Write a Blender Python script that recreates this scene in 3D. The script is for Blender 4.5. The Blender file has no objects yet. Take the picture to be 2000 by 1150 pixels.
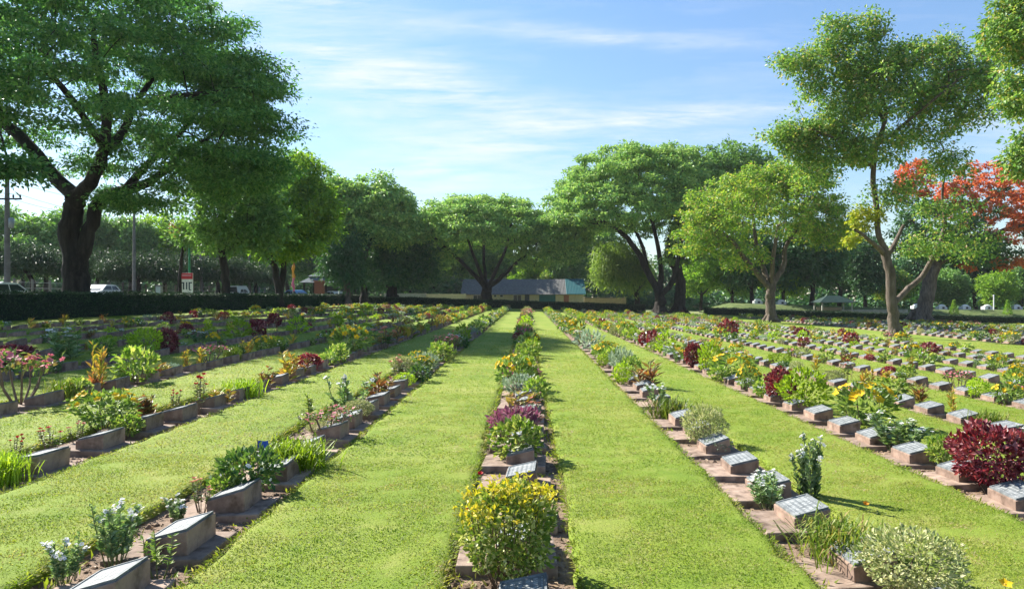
import bpy, bmesh, math, random
import numpy as np
from mathutils import Vector, Matrix

# ---------------------------------------------------------------- basics
S = bpy.context.scene
COL = S.collection
F = 1400.0            # focal length in pixels of the 2000 px wide photograph
H = 1.65              # eye height
T = 0.031             # the ground falls gently to the right
R = np.random.default_rng
rad = math.radians

def gz(x):
    return -T * np.clip(x, -60, 60)

def W(px, py, Y):
    return np.array([(px - 1029) / F * Y, Y, H - (py - 578) / F * Y])

def ground_at(px, py):
    a, b = (px - 1029) / F, (py - 578) / F
    Y = H / (b - T * a)
    return a * Y, Y

def tag(o, label=None, cat=None, group=None, kind=None):
    if label: o['label'] = label
    if cat: o['category'] = cat
    if group: o['group'] = group
    if kind: o['kind'] = kind
    return o

def link(name, me, parent=None):
    o = bpy.data.objects.new(name, me)
    COL.objects.link(o)
    if parent: o.parent = parent
    return o

def empty(name, loc, rz=0.0):
    o = bpy.data.objects.new(name, None)
    o.empty_display_size = 0.2
    COL.objects.link(o)
    o.location = loc
    o.rotation_euler = (0, 0, rz)
    return o

# ---------------------------------------------------------------- mesh gathering
class G:
    """gathers triangles and quads in numpy blocks"""
    def __init__(s):
        s.v = []; s.n = 0; s.f = []   # f: (faces array, material index, smooth)
    def add(s, v, f, mi=0, sm=False):
        v = np.asarray(v, float).reshape(-1, 3)
        f = np.asarray(f, np.int64)
        s.v.append(v); s.f.append((f + s.n, mi, sm)); s.n += len(v)
    def merge(s, g, mi):
        for f, _, sm in g.f: s.f.append((f + s.n, mi, sm))
        s.v += g.v; s.n += g.n
    def mesh(s, name, mats):
        me = bpy.data.meshes.new(name)
        if s.n:
            v = np.concatenate(s.v)
            me.vertices.add(len(v)); me.vertices.foreach_set('co', v.ravel())
            loops = np.concatenate([f.ravel() for f, _, _ in s.f])
            tot = np.concatenate([np.full(len(f), f.shape[1]) for f, _, _ in s.f])
            mi = np.concatenate([np.full(len(f), m) for f, m, _ in s.f])
            sm = np.concatenate([np.full(len(f), k) for f, _, k in s.f])
            me.loops.add(len(loops)); me.loops.foreach_set('vertex_index', loops)
            me.polygons.add(len(tot))
            me.polygons.foreach_set('loop_start', np.concatenate([[0], np.cumsum(tot)[:-1]]))
            me.polygons.foreach_set('loop_total', tot)
            me.polygons.foreach_set('material_index', mi)
            me.polygons.foreach_set('use_smooth', sm)
            me.update(calc_edges=True)
        for m in (mats if isinstance(mats, (list, tuple)) else [mats]): me.materials.append(m)
        return me
    def obj(s, name, mats, parent=None):
        return link(name, s.mesh(name, mats), parent)

def unit(a):
    return a / np.maximum(np.linalg.norm(a, axis=-1, keepdims=True), 1e-9)

def add_leaves(g, P, D, N, L, Wd, mi=0, fold=0.25):
    """one folded, pointed leaf (two triangles) per point"""
    n = len(P)
    D = unit(D); Sd = unit(np.cross(D, N)); Nn = np.cross(Sd, D)
    L = np.broadcast_to(L, (n,))[:, None]; Wd = np.broadcast_to(Wd, (n,))[:, None]
    mid = P + D * L * 0.45 + Nn * (Wd * fold)
    v = np.stack([P, mid + Sd * Wd / 2, P + D * L, mid - Sd * Wd / 2], 1).reshape(-1, 3)
    b = np.arange(n)[:, None] * 4
    f = np.concatenate([b + np.array([[0, 1, 2]]), b + np.array([[0, 2, 3]])])
    g.add(v, f, mi)

def add_tube(g, pts, rs, mi=0, k=7):
    pts = np.asarray(pts, float); rs = np.broadcast_to(np.asarray(rs, float), (len(pts),))
    t = np.gradient(pts, axis=0); t = unit(t)
    ref = np.where(np.abs(t[:, 2:3]) > 0.9, np.array([[1.0, 0, 0]]), np.array([[0, 0, 1.0]]))
    u = unit(np.cross(t, ref)); w = np.cross(t, u)
    for i in range(1, len(pts)):      # keep the ring from twisting
        a = u[i - 1] - t[i] * np.dot(u[i - 1], t[i])
        if np.linalg.norm(a) > 1e-6:
            u[i] = a / np.linalg.norm(a); w[i] = np.cross(t[i], u[i])
    an = np.linspace(0, 2 * math.pi, k, endpoint=False)
    ring = (np.cos(an)[None, :, None] * u[:, None] + np.sin(an)[None, :, None] * w[:, None]) * rs[:, None, None] + pts[:, None]
    m = len(pts)
    i = np.arange(m - 1)[:, None] * k; j = np.arange(k)[None]
    a = i + j; b = i + (j + 1) % k
    f = np.stack([a, b, b + k, a + k], -1).reshape(-1, 4)
    g.add(ring.reshape(-1, 3), f, mi, True)

def add_box(g, x0, x1, y0, y1, z0, z1, mi=0):
    v = [(x, y, z) for z in (z0, z1) for x, y in ((x0, y0), (x1, y0), (x1, y1), (x0, y1))]
    g.add(v, [(3, 2, 1, 0), (4, 5, 6, 7), (0, 1, 5, 4), (1, 2, 6, 5), (2, 3, 7, 6), (3, 0, 4, 7)], mi)

def bev(me, w=0.006, seg=1):
    bm = bmesh.new(); bm.from_mesh(me)
    bmesh.ops.recalc_face_normals(bm, faces=bm.faces)
    bmesh.ops.bevel(bm, geom=list(bm.edges), offset=w, segments=seg, affect='EDGES', profile=0.6)
    bm.to_mesh(me); bm.free()
    return me

# ---------------------------------------------------------------- materials
def nodes_of(name):
    m = bpy.data.materials.new(name); m.use_nodes = True
    nt = m.node_tree
    for n in list(nt.nodes): nt.nodes.remove(n)
    out = nt.nodes.new('ShaderNodeOutputMaterial')
    return m, nt, out

def ramp(nt, cols, pos=None, interp='LINEAR'):
    r = nt.nodes.new('ShaderNodeValToRGB'); cr = r.color_ramp; cr.interpolation = interp
    n = len(cols); pos = pos or [i / max(n - 1, 1) for i in range(n)]
    while len(cr.elements) < n: cr.elements.new(0.5)
    for e, p, c in zip(cr.elements, pos, cols): e.position = p; e.color = (*c, 1)
    return r

def noise(nt, scale, detail=4, rough=0.6, coord='Object', stretch=None):
    tc = nt.nodes.new('ShaderNodeTexCoord'); src = tc.outputs[coord]
    if stretch:
        mp = nt.nodes.new('ShaderNodeMapping'); mp.inputs['Scale'].default_value = stretch
        nt.links.new(src, mp.inputs['Vector']); src = mp.outputs['Vector']
    n = nt.nodes.new('ShaderNodeTexNoise'); n.inputs['Scale'].default_value = scale
    n.inputs['Detail'].default_value = detail; n.inputs['Roughness'].default_value = rough
    nt.links.new(src, n.inputs['Vector'])
    return n

def surface(name, cols, scale=8, rough=0.8, bump=0.3, bscale=None, pos=None, spec=0.3, metal=0, coord='Object', stretch=None, bdist=0.01, vary=0.0):
    m, nt, out = nodes_of(name)
    p = nt.nodes.new('ShaderNodeBsdfPrincipled')
    n = noise(nt, scale, 6, 0.65, coord, stretch)
    r = ramp(nt, cols, pos or [0.3 + 0.4 * i / max(len(cols) - 1, 1) for i in range(len(cols))])
    nt.links.new(n.outputs['Fac'], r.inputs['Fac']); nt.links.new(r.outputs['Color'], p.inputs['Base Color'])
    if vary:
        oi = nt.nodes.new('ShaderNodeObjectInfo'); mr = nt.nodes.new('ShaderNodeMapRange'); mr.inputs['To Min'].default_value = 1 - vary; mr.inputs['To Max'].default_value = 1 + vary
        nt.links.new(oi.outputs['Random'], mr.inputs['Value'])
        big = noise(nt, 2.2, 3, .6); rb_ = ramp(nt, [(.5, .47, .42), (1, 1, 1), (1.12, 1.1, 1.06)], [.3, .46, .7])
        ad = nt.nodes.new('ShaderNodeVectorMath'); ad.operation = 'ADD'; sc = nt.nodes.new('ShaderNodeVectorMath'); sc.operation = 'SCALE'; sc.inputs['Scale'].default_value = 40
        cmb = nt.nodes.new('ShaderNodeCombineXYZ'); nt.links.new(oi.outputs['Random'], cmb.inputs[0]); nt.links.new(oi.outputs['Random'], cmb.inputs[1]); nt.links.new(cmb.outputs[0], sc.inputs[0])
        src = big.inputs['Vector'].links[0].from_socket; nt.links.new(src, ad.inputs[0]); nt.links.new(sc.outputs[0], ad.inputs[1]); nt.links.new(ad.outputs[0], big.inputs['Vector']); big.inputs['Scale'].default_value = 7
        nt.links.new(big.outputs['Fac'], rb_.inputs['Fac'])
        m1 = nt.nodes.new('ShaderNodeVectorMath'); m1.operation = 'MULTIPLY'; nt.links.new(r.outputs['Color'], m1.inputs[0]); nt.links.new(rb_.outputs['Color'], m1.inputs[1])
        m2 = nt.nodes.new('ShaderNodeVectorMath'); m2.operation = 'SCALE'; nt.links.new(m1.outputs[0], m2.inputs[0]); nt.links.new(mr.outputs['Result'], m2.inputs['Scale']); nt.links.new(m2.outputs[0], p.inputs['Base Color'])
    p.inputs['Roughness'].default_value = rough; p.inputs['Metallic'].default_value = metal
    p.inputs['Specular IOR Level'].default_value = spec
    if bump:
        b = nt.nodes.new('ShaderNodeBump'); b.inputs['Strength'].default_value = bump; b.inputs['Distance'].default_value = bdist
        n2 = noise(nt, bscale or scale * 4, 5, 0.7, coord, stretch)
        nt.links.new(n2.outputs['Fac'], b.inputs['Height']); nt.links.new(b.outputs['Normal'], p.inputs['Normal'])
    nt.links.new(p.outputs[0], out.inputs[0])
    return m

def foliage(name, cols, trans=0.35, tint=(1.25, 1.35, 0.6), rough=0.5, pos=None, vary=0.25, spec=0.25, gain=1.0):
    """leaf material: every leaf takes its own colour of the ramp, light passes through it"""
    m, nt, out = nodes_of(name)
    cols = [tuple(min(.8, x * gain) for x in c) for c in cols]
    geo = nt.nodes.new('ShaderNodeNewGeometry')
    r = ramp(nt, cols, pos)
    nt.links.new(geo.outputs['Random Per Island'], r.inputs['Fac'])
    oi = nt.nodes.new('ShaderNodeObjectInfo')
    mr = nt.nodes.new('ShaderNodeMapRange'); mr.inputs['To Min'].default_value = 1 - vary; mr.inputs['To Max'].default_value = 1 + vary
    nt.links.new(oi.outputs['Random'], mr.inputs['Value'])
    vm = nt.nodes.new('ShaderNodeVectorMath'); vm.operation = 'SCALE'
    nt.links.new(r.outputs['Color'], vm.inputs[0]); nt.links.new(mr.outputs['Result'], vm.inputs['Scale'])
    p = nt.nodes.new('ShaderNodeBsdfPrincipled'); p.inputs['Roughness'].default_value = rough
    p.inputs['Specular IOR Level'].default_value = spec
    nt.links.new(vm.outputs[0], p.inputs['Base Color'])
    tr = nt.nodes.new('ShaderNodeBsdfTranslucent')
    tm = nt.nodes.new('ShaderNodeVectorMath'); tm.operation = 'MULTIPLY'; tm.inputs[1].default_value = tint
    nt.links.new(vm.outputs[0], tm.inputs[0]); nt.links.new(tm.outputs[0], tr.inputs['Color'])
    mx = nt.nodes.new('ShaderNodeMixShader'); mx.inputs['Fac'].default_value = trans
    nt.links.new(p.outputs[0], mx.inputs[1]); nt.links.new(tr.outputs[0], mx.inputs[2]); nt.links.new(mx.outputs[0], out.inputs[0])
    return m

M = {}
M['bark_shaded'] = surface('bark_shaded', [(.008, .007, .006), (.026, .021, .018), (.055, .045, .038)], 4, .9, 1.0, 9, stretch=(1, 1, .22), bdist=.1)  # shade of the canopy and backlight put into this darker bark colour
M['bark'] = surface('bark', [(.045, .034, .026), (.11, .085, .066), (.19, .15, .12)], 5, .9, 1.0, 12, stretch=(1, 1, .25), bdist=.06)
M['stem'] = surface('stem', [(.10, .075, .05), (.2, .15, .10)], 20, .8, .2)
M['green_stem'] = surface('green_stem', [(.09, .13, .04), (.15, .16, .07)], 20, .7, .1)
M['concrete'] = surface('concrete', [(.14, .10, .078), (.235, .17, .13), (.32, .245, .195)], 9, .9, .5, 90, bdist=.005, vary=.2)
M['concrete_side'] = surface('concrete_side', [(.12, .083, .062), (.22, .15, .115), (.29, .21, .165)], 7, .9, .5, 80, bdist=.005, vary=.22)

def lawn_mat():
    m, nt, out = nodes_of('lawn_turf')
    p = nt.nodes.new('ShaderNodeBsdfPrincipled'); p.inputs['Roughness'].default_value = .85; p.inputs['Specular IOR Level'].default_value = .15
    big = noise(nt, .55, 4, .6); mid = noise(nt, 4.5, 5, .65); fine = noise(nt, 60, 4, .8)
    r1 = ramp(nt, [(.11, .185, .018), (.175, .235, .028), (.28, .28, .075)], [.32, .5, .68])
    nt.links.new(big.outputs['Fac'], r1.inputs['Fac'])
    r2 = ramp(nt, [(.11, .185, .016), (.18, .245, .03), (.30, .29, .10)], [.3, .52, .74])
    nt.links.new(mid.outputs['Fac'], r2.inputs['Fac'])
    mx = nt.nodes.new('ShaderNodeMix'); mx.data_type = 'RGBA'; mx.inputs[0].default_value = .5
    nt.links.new(r1.outputs[0], mx.inputs[6]); nt.links.new(r2.outputs[0], mx.inputs[7])
    r3 = ramp(nt, [(.8, .8, .78), (1.14, 1.14, 1.08)], [.3, .7])
    nt.links.new(fine.outputs['Fac'], r3.inputs['Fac'])
    mul = nt.nodes.new('ShaderNodeMix'); mul.data_type = 'RGBA'; mul.blend_type = 'MULTIPLY'; mul.inputs[0].default_value = 1
    nt.links.new(mx.outputs[2], mul.inputs[6]); nt.links.new(r3.outputs[0], mul.inputs[7])
    nt.links.new(mul.outputs[2], p.inputs['Base Color'])
    b = nt.nodes.new('ShaderNodeBump'); b.inputs['Strength'].default_value = .6; b.inputs['Distance'].default_value = .02
    nt.links.new(fine.outputs['Fac'], b.inputs['Height']); nt.links.new(b.outputs[0], p.inputs['Normal'])
    nt.links.new(p.outputs[0], out.inputs[0])
    return m
M['lawn'] = lawn_mat()
M['soil'] = surface('soil', [(.11, .075, .05), (.21, .145, .10), (.31, .225, .165)], 6, .95, .9, 45, bdist=.02)
M['rough_ground'] = surface('rough_ground', [(.10, .13, .04), (.16, .19, .06), (.25, .22, .12)], .6, .95, .5, 4, bdist=.05)
M['asphalt'] = surface('asphalt', [(.045, .045, .047), (.07, .068, .066)], 3, .9, .3, 60)
M['blade'] = foliage('grass_blade', [(.13, .195, .015), (.18, .24, .024), (.235, .275, .036), (.30, .315, .075), (.36, .32, .13)], .45, pos=[0, .3, .6, .86, 1], rough=.55, vary=0)
M['litter'] = foliage('dry_leaf', [(.16, .10, .06), (.30, .2, .12), (.4, .3, .19)], .1, (1, 1, 1), vary=0)

def patchy(m, cols, scale, fac=1.0, pos=None):
    """multiply the leaf colour by soft patches lying over the ground"""
    nt = m.node_tree
    vm = next(n for n in nt.nodes if n.type == 'VECT_MATH' and n.operation == 'SCALE')
    prev = vm.inputs[0].links[0].from_socket
    n = noise(nt, scale, 5, .62); r = ramp(nt, cols, pos or [.32, .5, .68]); nt.links.new(n.outputs['Fac'], r.inputs['Fac'])
    mu = nt.nodes.new('ShaderNodeMix'); mu.data_type = 'RGBA'; mu.blend_type = 'MULTIPLY'; mu.inputs[0].default_value = fac
    nt.links.new(prev, mu.inputs[6]); nt.links.new(r.outputs[0], mu.inputs[7]); nt.links.new(mu.outputs[2], vm.inputs[0])
patchy(M['blade'], [(.74, .95, .6), (1.0, .98, 1.0), (1.3, 1.05, 1.9)], .45)
patchy(M['blade'], [(.62, .80, .4), (1.0, 1.0, 1.0), (1.35, 1.08, 2.1)], 3.2)

def plaque_mat():
    """weathered grey metal with rows of small worn raised letters, too worn to read"""
    m, nt, out = nodes_of('plaque_metal')
    p = nt.nodes.new('ShaderNodeBsdfPrincipled')
    tc = nt.nodes.new('ShaderNodeTexCoord'); sep = nt.nodes.new('ShaderNodeSeparateXYZ'); nt.links.new(tc.outputs['Object'], sep.inputs[0])
    def mth(op, a, b=None):
        n = nt.nodes.new('ShaderNodeMath'); n.operation = op
        for i, v in enumerate((a, b)):
            if v is None: continue
            if isinstance(v, (int, float)): n.inputs[i].default_value = v
            else: nt.links.new(v, n.inputs[i])
        return n.outputs[0]
    band = mth('GREATER_THAN', mth('FRACT', mth('MULTIPLY', sep.outputs[0], 24.0)), .45)
    cell = mth('FLOOR', mth('MULTIPLY', sep.outputs[0], 24.0))
    cx = nt.nodes.new('ShaderNodeCombineXYZ'); nt.links.new(cell, cx.inputs[0]); nt.links.new(sep.outputs[1], cx.inputs[1])
    nz = nt.nodes.new('ShaderNodeTexNoise'); nz.inputs['Scale'].default_value = 55; nz.inputs['Detail'].default_value = 2
    nt.links.new(cx.outputs[0], nz.inputs['Vector'])
    ink = mth('MULTIPLY', band, mth('GREATER_THAN', nz.outputs['Fac'], .5))
    inside = mth('MULTIPLY', mth('LESS_THAN', mth('ABSOLUTE', sep.outputs[1]), .155), mth('LESS_THAN', mth('ABSOLUTE', mth('ADD', sep.outputs[0], -.01)), .1))
    ink = mth('MULTIPLY', ink, inside)
    w = noise(nt, 12, 5, .7)
    r = ramp(nt, [(.085, .095, .10), (.15, .165, .17), (.26, .27, .27)], [.3, .5, .72]); nt.links.new(w.outputs['Fac'], r.inputs['Fac'])
    mx = nt.nodes.new('ShaderNodeMix'); mx.data_type = 'RGBA'; nt.links.new(mth('MULTIPLY', ink, .6), mx.inputs[0])
    nt.links.new(r.outputs[0], mx.inputs[6]); mx.inputs[7].default_value = (.44, .45, .44, 1)
    nt.links.new(mx.outputs[2], p.inputs['Base Color'])
    p.inputs['Metallic'].default_value = .15; p.inputs['Roughness'].default_value = .7; p.inputs['Specular IOR Level'].default_value = .2
    b = nt.nodes.new('ShaderNodeBump'); b.inputs['Strength'].default_value = .5; b.inputs['Distance'].default_value = .003
    nt.links.new(ink, b.inputs['Height']); nt.links.new(b.outputs[0], p.inputs['Normal'])
    nt.links.new(p.outputs[0], out.inputs[0])
    return m
M['plaque'] = plaque_mat()

def plain(name, c, rough=.5, metal=0, var=.12, bump=0.05, scale=6):
    a = tuple(max(0, x * (1 - var)) for x in c); b = tuple(min(1, x * (1 + var)) for x in c)
    return surface(name, [a, b], scale, rough, bump, metal=metal)

# leaf colours of the trees; extra blue put in imitates haze on far ones
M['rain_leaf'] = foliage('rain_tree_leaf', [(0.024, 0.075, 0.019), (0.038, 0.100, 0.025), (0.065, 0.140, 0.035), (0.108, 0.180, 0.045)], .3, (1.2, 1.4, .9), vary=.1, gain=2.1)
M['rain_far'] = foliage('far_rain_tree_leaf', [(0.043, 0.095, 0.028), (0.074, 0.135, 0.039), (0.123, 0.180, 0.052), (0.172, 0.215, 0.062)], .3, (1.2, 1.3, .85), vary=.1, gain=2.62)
M['mid_leaf'] = foliage('mid_green_leaf', [(0.036, 0.080, 0.023), (0.062, 0.120, 0.034), (0.105, 0.160, 0.046)], .3, vary=.12, gain=2.48)
M['lime_leaf'] = foliage('lime_leaf', [(.06, .13, .02), (.11, .19, .025), (.18, .25, .03)], .4, vary=.1, gain=1.80)
M['dark_leaf'] = foliage('dark_leaf', [(0.014, 0.042, 0.020), (0.025, 0.060, 0.024), (0.040, 0.085, 0.031)], .2, vary=.15, gain=2.35)
M['blue_leaf'] = foliage('dull_feathery_leaf', [(.028, .058, .032), (.045, .08, .04), (.065, .105, .05)], .2, (1.1, 1.2, .8), vary=.15, gain=1.1, spec=.05)
M['weep_leaf'] = foliage('weeping_leaf', [(.08, .14, .035), (.13, .19, .045), (.18, .23, .06)], .4, vary=.1, gain=1.68)
M['olive_leaf'] = foliage('yellow_green_leaf', [(.045, .10, .02), (.08, .145, .025), (.13, .20, .03), (.20, .24, .04), (.24, .17, .07)], .35, pos=[0, .3, .6, .85, 1], vary=.08, gain=1.92)
M['tall_leaf'] = foliage('tall_tree_leaf', [(0.030, 0.072, 0.018), (0.054, 0.105, 0.026), (0.092, 0.140, 0.035), (0.162, 0.190, 0.048), (0.220, 0.150, 0.080)], .33, pos=[0, .35, .7, .9, 1], vary=.08, gain=2.48)
M['yellow_leaf'] = foliage('yellow_leaf', [(.18, .25, .03), (.33, .36, .05), (.42, .38, .06)], .4, vary=.05)
M['flame'] = foliage('flame_flower', [(.46, .075, .035), (.62, .15, .05), (.64, .24, .08), (.30, .12, .04)], .35, (1.2, 1.0, .8), vary=.05)
M['orange_flower'] = foliage('orange_tree_flower', [(.30, .14, .05), (.36, .2, .09)], .3, (1.1, 1, .8), vary=.05)
M['hedge_leaf'] = foliage('hedge_leaf', [(.012, .034, .016), (.02, .052, .023), (.04, .08, .03)], .12, vary=0)
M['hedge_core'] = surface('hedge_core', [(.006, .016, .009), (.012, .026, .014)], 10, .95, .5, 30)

# ---------------------------------------------------------------- trees
def sample_ell(rng, n, low, shell):
    """points in the outer part of a unit ball, kept apart from one another"""
    out = []
    for _ in range(n):
        best, bd = None, -1
        for _ in range(7):
            while True:
                d = rng.normal(size=3); d /= np.linalg.norm(d)
                if d[2] > low: break
            q = d * (shell + (1 - shell) * rng.random() ** .6)
            dd = min((np.sum((q - o) ** 2) for o in out[-160:]), default=9)
            if dd > bd: best, bd = q, dd
        out.append(best)
    return np.array(out)

def leaf_clump(rng, g, c, cr, flat, n, L, Wd, droop, mi=0, hang=0.0):
    d = unit(rng.normal(size=(n, 3))); r = rng.random(n)[:, None] ** .5
    r[rng.random(n) < (.28 if flat > .5 else .12)] *= 1.45
    q = d * r
    P = q * np.array([cr, cr, cr * flat])
    P[:, 2] -= .35 * cr * flat * (q[:, 0] ** 2 + q[:, 1] ** 2)
    if hang: P[:, 2] -= rng.random(n) ** 1.3 * hang
    P = P + c
    D = unit(q * np.array([1, 1, .5]) + rng.normal(size=(n, 3)) * .55 + np.array([0, 0, -droop]))
    N = unit(np.array([0, 0, 1.0]) + rng.normal(size=(n, 3)) * (.45 if flat > .5 else .3) + q * .35)
    s = rng.uniform(.5, 1.5, n)
    add_leaves(g, P, D, N, L * s, Wd * s, mi)

def catmull(p, k=4):
    p = np.asarray(p, float); e = np.vstack([2 * p[0] - p[1], p, 2 * p[-1] - p[-2]])
    out = []
    for i in range(1, len(e) - 2):
        for t in np.linspace(0, 1, k, endpoint=False):
            a, b, c, d = e[i - 1:i + 3]
            out.append(.5 * (2 * b + (c - a) * t + (2 * a - 5 * b + 4 * c - d) * t * t + (3 * b - a - 3 * c + d) * t ** 3))
    out.append(e[-2])
    return np.array(out)

def make_tree(name, label, Y, limbs, parts, bark, seed, group=None, cat='tree', base=None, tip=.02, pipe=2.3, flare=1.5):
    """limbs: polylines (px, py, depth offset in m, radius in px); parts: (part name, leaf material, leaf L, W, clump radius, flatness, leaves per clump, droop, hang, [ellipsoids])"""
    rng = R(seed)
    pts, par, minr, chains = [], [], [], []
    for li, lb in enumerate(limbs):
        P = np.array([np.append(W(a, b, Y + d), r * Y / F) for a, b, d, r in lb])
        if li == 0:
            x0, y0 = P[0, 0], P[0, 1]; P[0, 2] = gz(x0) - .1
        q = catmull(P, 4)
        q[1:, :3] += rng.normal(size=(len(q) - 1, 3)) * (q[1:, 3:4] * .12)
        ch = []
        if li == 0: prev = -1
        else:
            A = np.array(pts); prev = int(np.argmin(np.sum((A - q[0, :3]) ** 2, 1))); ch.append(prev); q = q[1:]
        for row in q:
            pts.append(row[:3]); par.append(prev); minr.append(row[3]); prev = len(pts) - 1; ch.append(prev)
        chains.append(ch)
    nl = len(limbs[0]) * 2
    gl = {}
    targets = []
    for pi, (pn, mat, L, Wd, cr, flat, nlv, droop, hang, ells) in enumerate(parts):
        for (ex, ey, rx, ry, n, low, shell) in ells:
            c = W(ex, ey, Y); k = Y / F
            for q in sample_ell(rng, n, low, shell):
                targets.append((c + q * (1 + rng.normal() * (.05 if flat < .32 else .10)) * np.array([rx * k, rx * k * .9, ry * k]), pi))
    A0 = np.array(pts)
    order = np.argsort([np.min(np.sum((A0[nl // 2:] - t) ** 2, 1)) for t, _ in targets])
    for oi in order:
        t, pi = targets[oi]
        A = np.array(pts[min(nl - 2, 4):]); off = min(nl - 2, 4)
        d = np.linalg.norm(A - t, axis=1) + np.maximum(0, A[:, 2] - t[2]) * .6
        j = int(np.argmin(d)) + off
        a = pts[j]; ln = np.linalg.norm(t - a)
        if ln < .15: continue
        m = a + (t - a) * .5 + np.array([0, 0, .14 * ln]) + rng.normal(size=3) * ln * .08
        ns = 3 if ln < 2.5 else 5
        ch = [j]; prev = j
        for s in np.linspace(0, 1, ns + 1)[1:]:
            q = (1 - s) ** 2 * a + 2 * s * (1 - s) * m + s * s * t
            pts.append(q); par.append(prev); minr.append(0); prev = len(pts) - 1; ch.append(prev)
        chains.append(ch)
    n = len(pts); acc = np.zeros(n)
    haschild = np.zeros(n, bool)
    for i in range(n):
        if par[i] >= 0: haschild[par[i]] = True
    for i in range(n - 1, -1, -1):
        if not haschild[i]: acc[i] += tip ** pipe
        if par[i] >= 0: acc[par[i]] += acc[i]
    rr = np.maximum(acc ** (1 / pipe), np.array(minr))
    rr = np.maximum(np.minimum(rr, np.array([m if m > 0 else 9 for m in minr]) * 1.15), tip * .7)
    b = np.array(pts[0]); b[2] = gz(b[0])
    root = empty(name, b)
    tag(root, label, cat, group)
    gt = G()
    for ci, ch in enumerate(chains):
        P = np.array([pts[i] for i in ch]) - b; r = rr[ch].copy()
        if ci: r[0] = min(r[0], r[1] * 1.25)
        else:
            r[0] *= flare; r[1] *= 1 + (flare - 1) * .45
        add_tube(gt, P, r, 0, 12 if ci == 0 else (8 if r[0] > .1 else 5))
    if flare > 1.2:                                   # buttress roots
        for a in np.linspace(0, 2 * math.pi, 6)[:-1] + rng.random():
            r0 = rr[chains[0][0]]
            dv = np.array([math.cos(a), math.sin(a), 0])
            add_tube(gt, [dv * r0 * .55 + [0, 0, r0 * 1.5], dv * r0 * 1.0 + [0, 0, r0 * .5], dv * r0 * 1.9 + [0, 0, -.08]], [r0 * .3, r0 * .38, r0 * .2], 0, 7)
    gt.obj('trunk', bark, root)
    for pi, (pn, mat, L, Wd, cr, flat, nlv, droop, hang, ells) in enumerate(parts):
        g = G()
        for t, q in targets:
            if q == pi:
                s = rng.uniform(.6, 1.4)
                leaf_clump(rng, g, t - b, cr * s, flat, int(nlv * s), L, Wd, droop, 0, hang)
        g.obj(pn, mat, root)
    return root

GT = 'large trees around the lawns'
make_tree('rain_tree', 'huge spreading rain tree with dark forked trunk behind the clipped hedge beside the road', 38,
    [[(152, 590, 0, 26), (148, 530, 0, 23), (141, 470, 0, 20), (140, 420, 0, 18), (150, 388, 0, 18)],
     [(150, 388, 0, 15), (112, 352, .5, 13), (60, 290, 1.2, 12), (0, 232, 2, 10), (-70, 170, 2.5, 7)],
     [(150, 388, 0, 14), (185, 345, -.8, 12), (203, 290, -1.4, 10), (207, 215, -2, 8), (190, 120, -2.5, 6), (180, 40, -3, 4)],
     [(200, 300, -1.2, 9), (240, 258, -.5, 8), (262, 205, 0, 6), (300, 150, .5, 5), (330, 80, .6, 3)],
     [(160, 505, 0, 15), (174, 450, 0, 13), (196, 395, .4, 13), (245, 372, 1, 11), (300, 350, 1.6, 8), (360, 300, 2, 6), (420, 260, 2, 4)],
     [(245, 372, 1, 9), (270, 340, 2.5, 8), (320, 290, 4, 6), (380, 230, 5, 5)],
     [(203, 290, -1.4, 7), (170, 240, -4, 6), (120, 170, -6, 5), (60, 110, -7, 3)],
     [(262, 205, 0, 6), (330, 190, -2, 5), (420, 180, -3, 4)]],
    [('crown', M['rain_leaf'], .19, .1, 1.2, .26, 400, .25, 0, [
        (160, 236, 385, 318, 300, -.28, .74), (150, 210, 300, 240, 85, -.1, .5), (475, 185, 70, 85, 34, -.9, .35), (470, 330, 80, 50, 16, -1, .2),
        (400, 340, 100, 55, 14, -1, .2), (262, 392, 62, 20, 9, -1, .2), (260, 310, 120, 40, 10, -1, .3)])],
    M['bark_shaded'], 11, GT, tip=.018, flare=1.3)
make_tree('rain_tree', 'great spreading tree just outside the left edge, a few boughs reaching into view', 24,
    [[(-470, 640, 0, 40), (-470, 520, 0, 36), (-465, 420, 0, 32)], [(-465, 420, 0, 22), (-360, 300, 1, 18), (-240, 200, 2, 12)], [(-465, 420, 0, 22), (-560, 300, -1, 18), (-680, 210, -2, 12)], [(-465, 420, 0, 20), (-450, 250, 2, 15), (-430, 100, 3, 9)]],
    [('crown', M['rain_leaf'], .2, .11, 1.1, .4, 260, .25, 0, [(-440, 130, 420, 280, 170, -.15, .7), (20, 318, 40, 16, 5, -1, .2)])],
    M['bark_shaded'], 42, GT, tip=.022)
make_tree('shade_tree', 'dark green tree with slim forked trunk standing behind the hedge beside the lamp pole', 53,
    [[(440, 590, 0, 9), (441, 555, 0, 8), (436, 510, 0, 7), (432, 480, 0, 6.5)],
     [(432, 480, 0, 5), (425, 440, 0, 4), (410, 390, 0, 3)], [(434, 490, 0, 5), (455, 480, 0, 4.5), (485, 465, 0, 4), (510, 420, .5, 3)]],
    [('crown', M['mid_leaf'], .28, .16, .72, .6, 98, .4, .25, [(440, 462, 60, 22, 22, -1, .3), (515, 450, 40, 40, 22, -1, .3), (465, 400, 85, 85, 120, -.8, .45), (440, 350, 70, 50, 22, -.8, .4), (380, 385, 45, 28, 10, -1, .3), (480, 440, 50, 40, 16, -1, .3)])],
    M['bark_shaded'], 12, GT)
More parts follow.
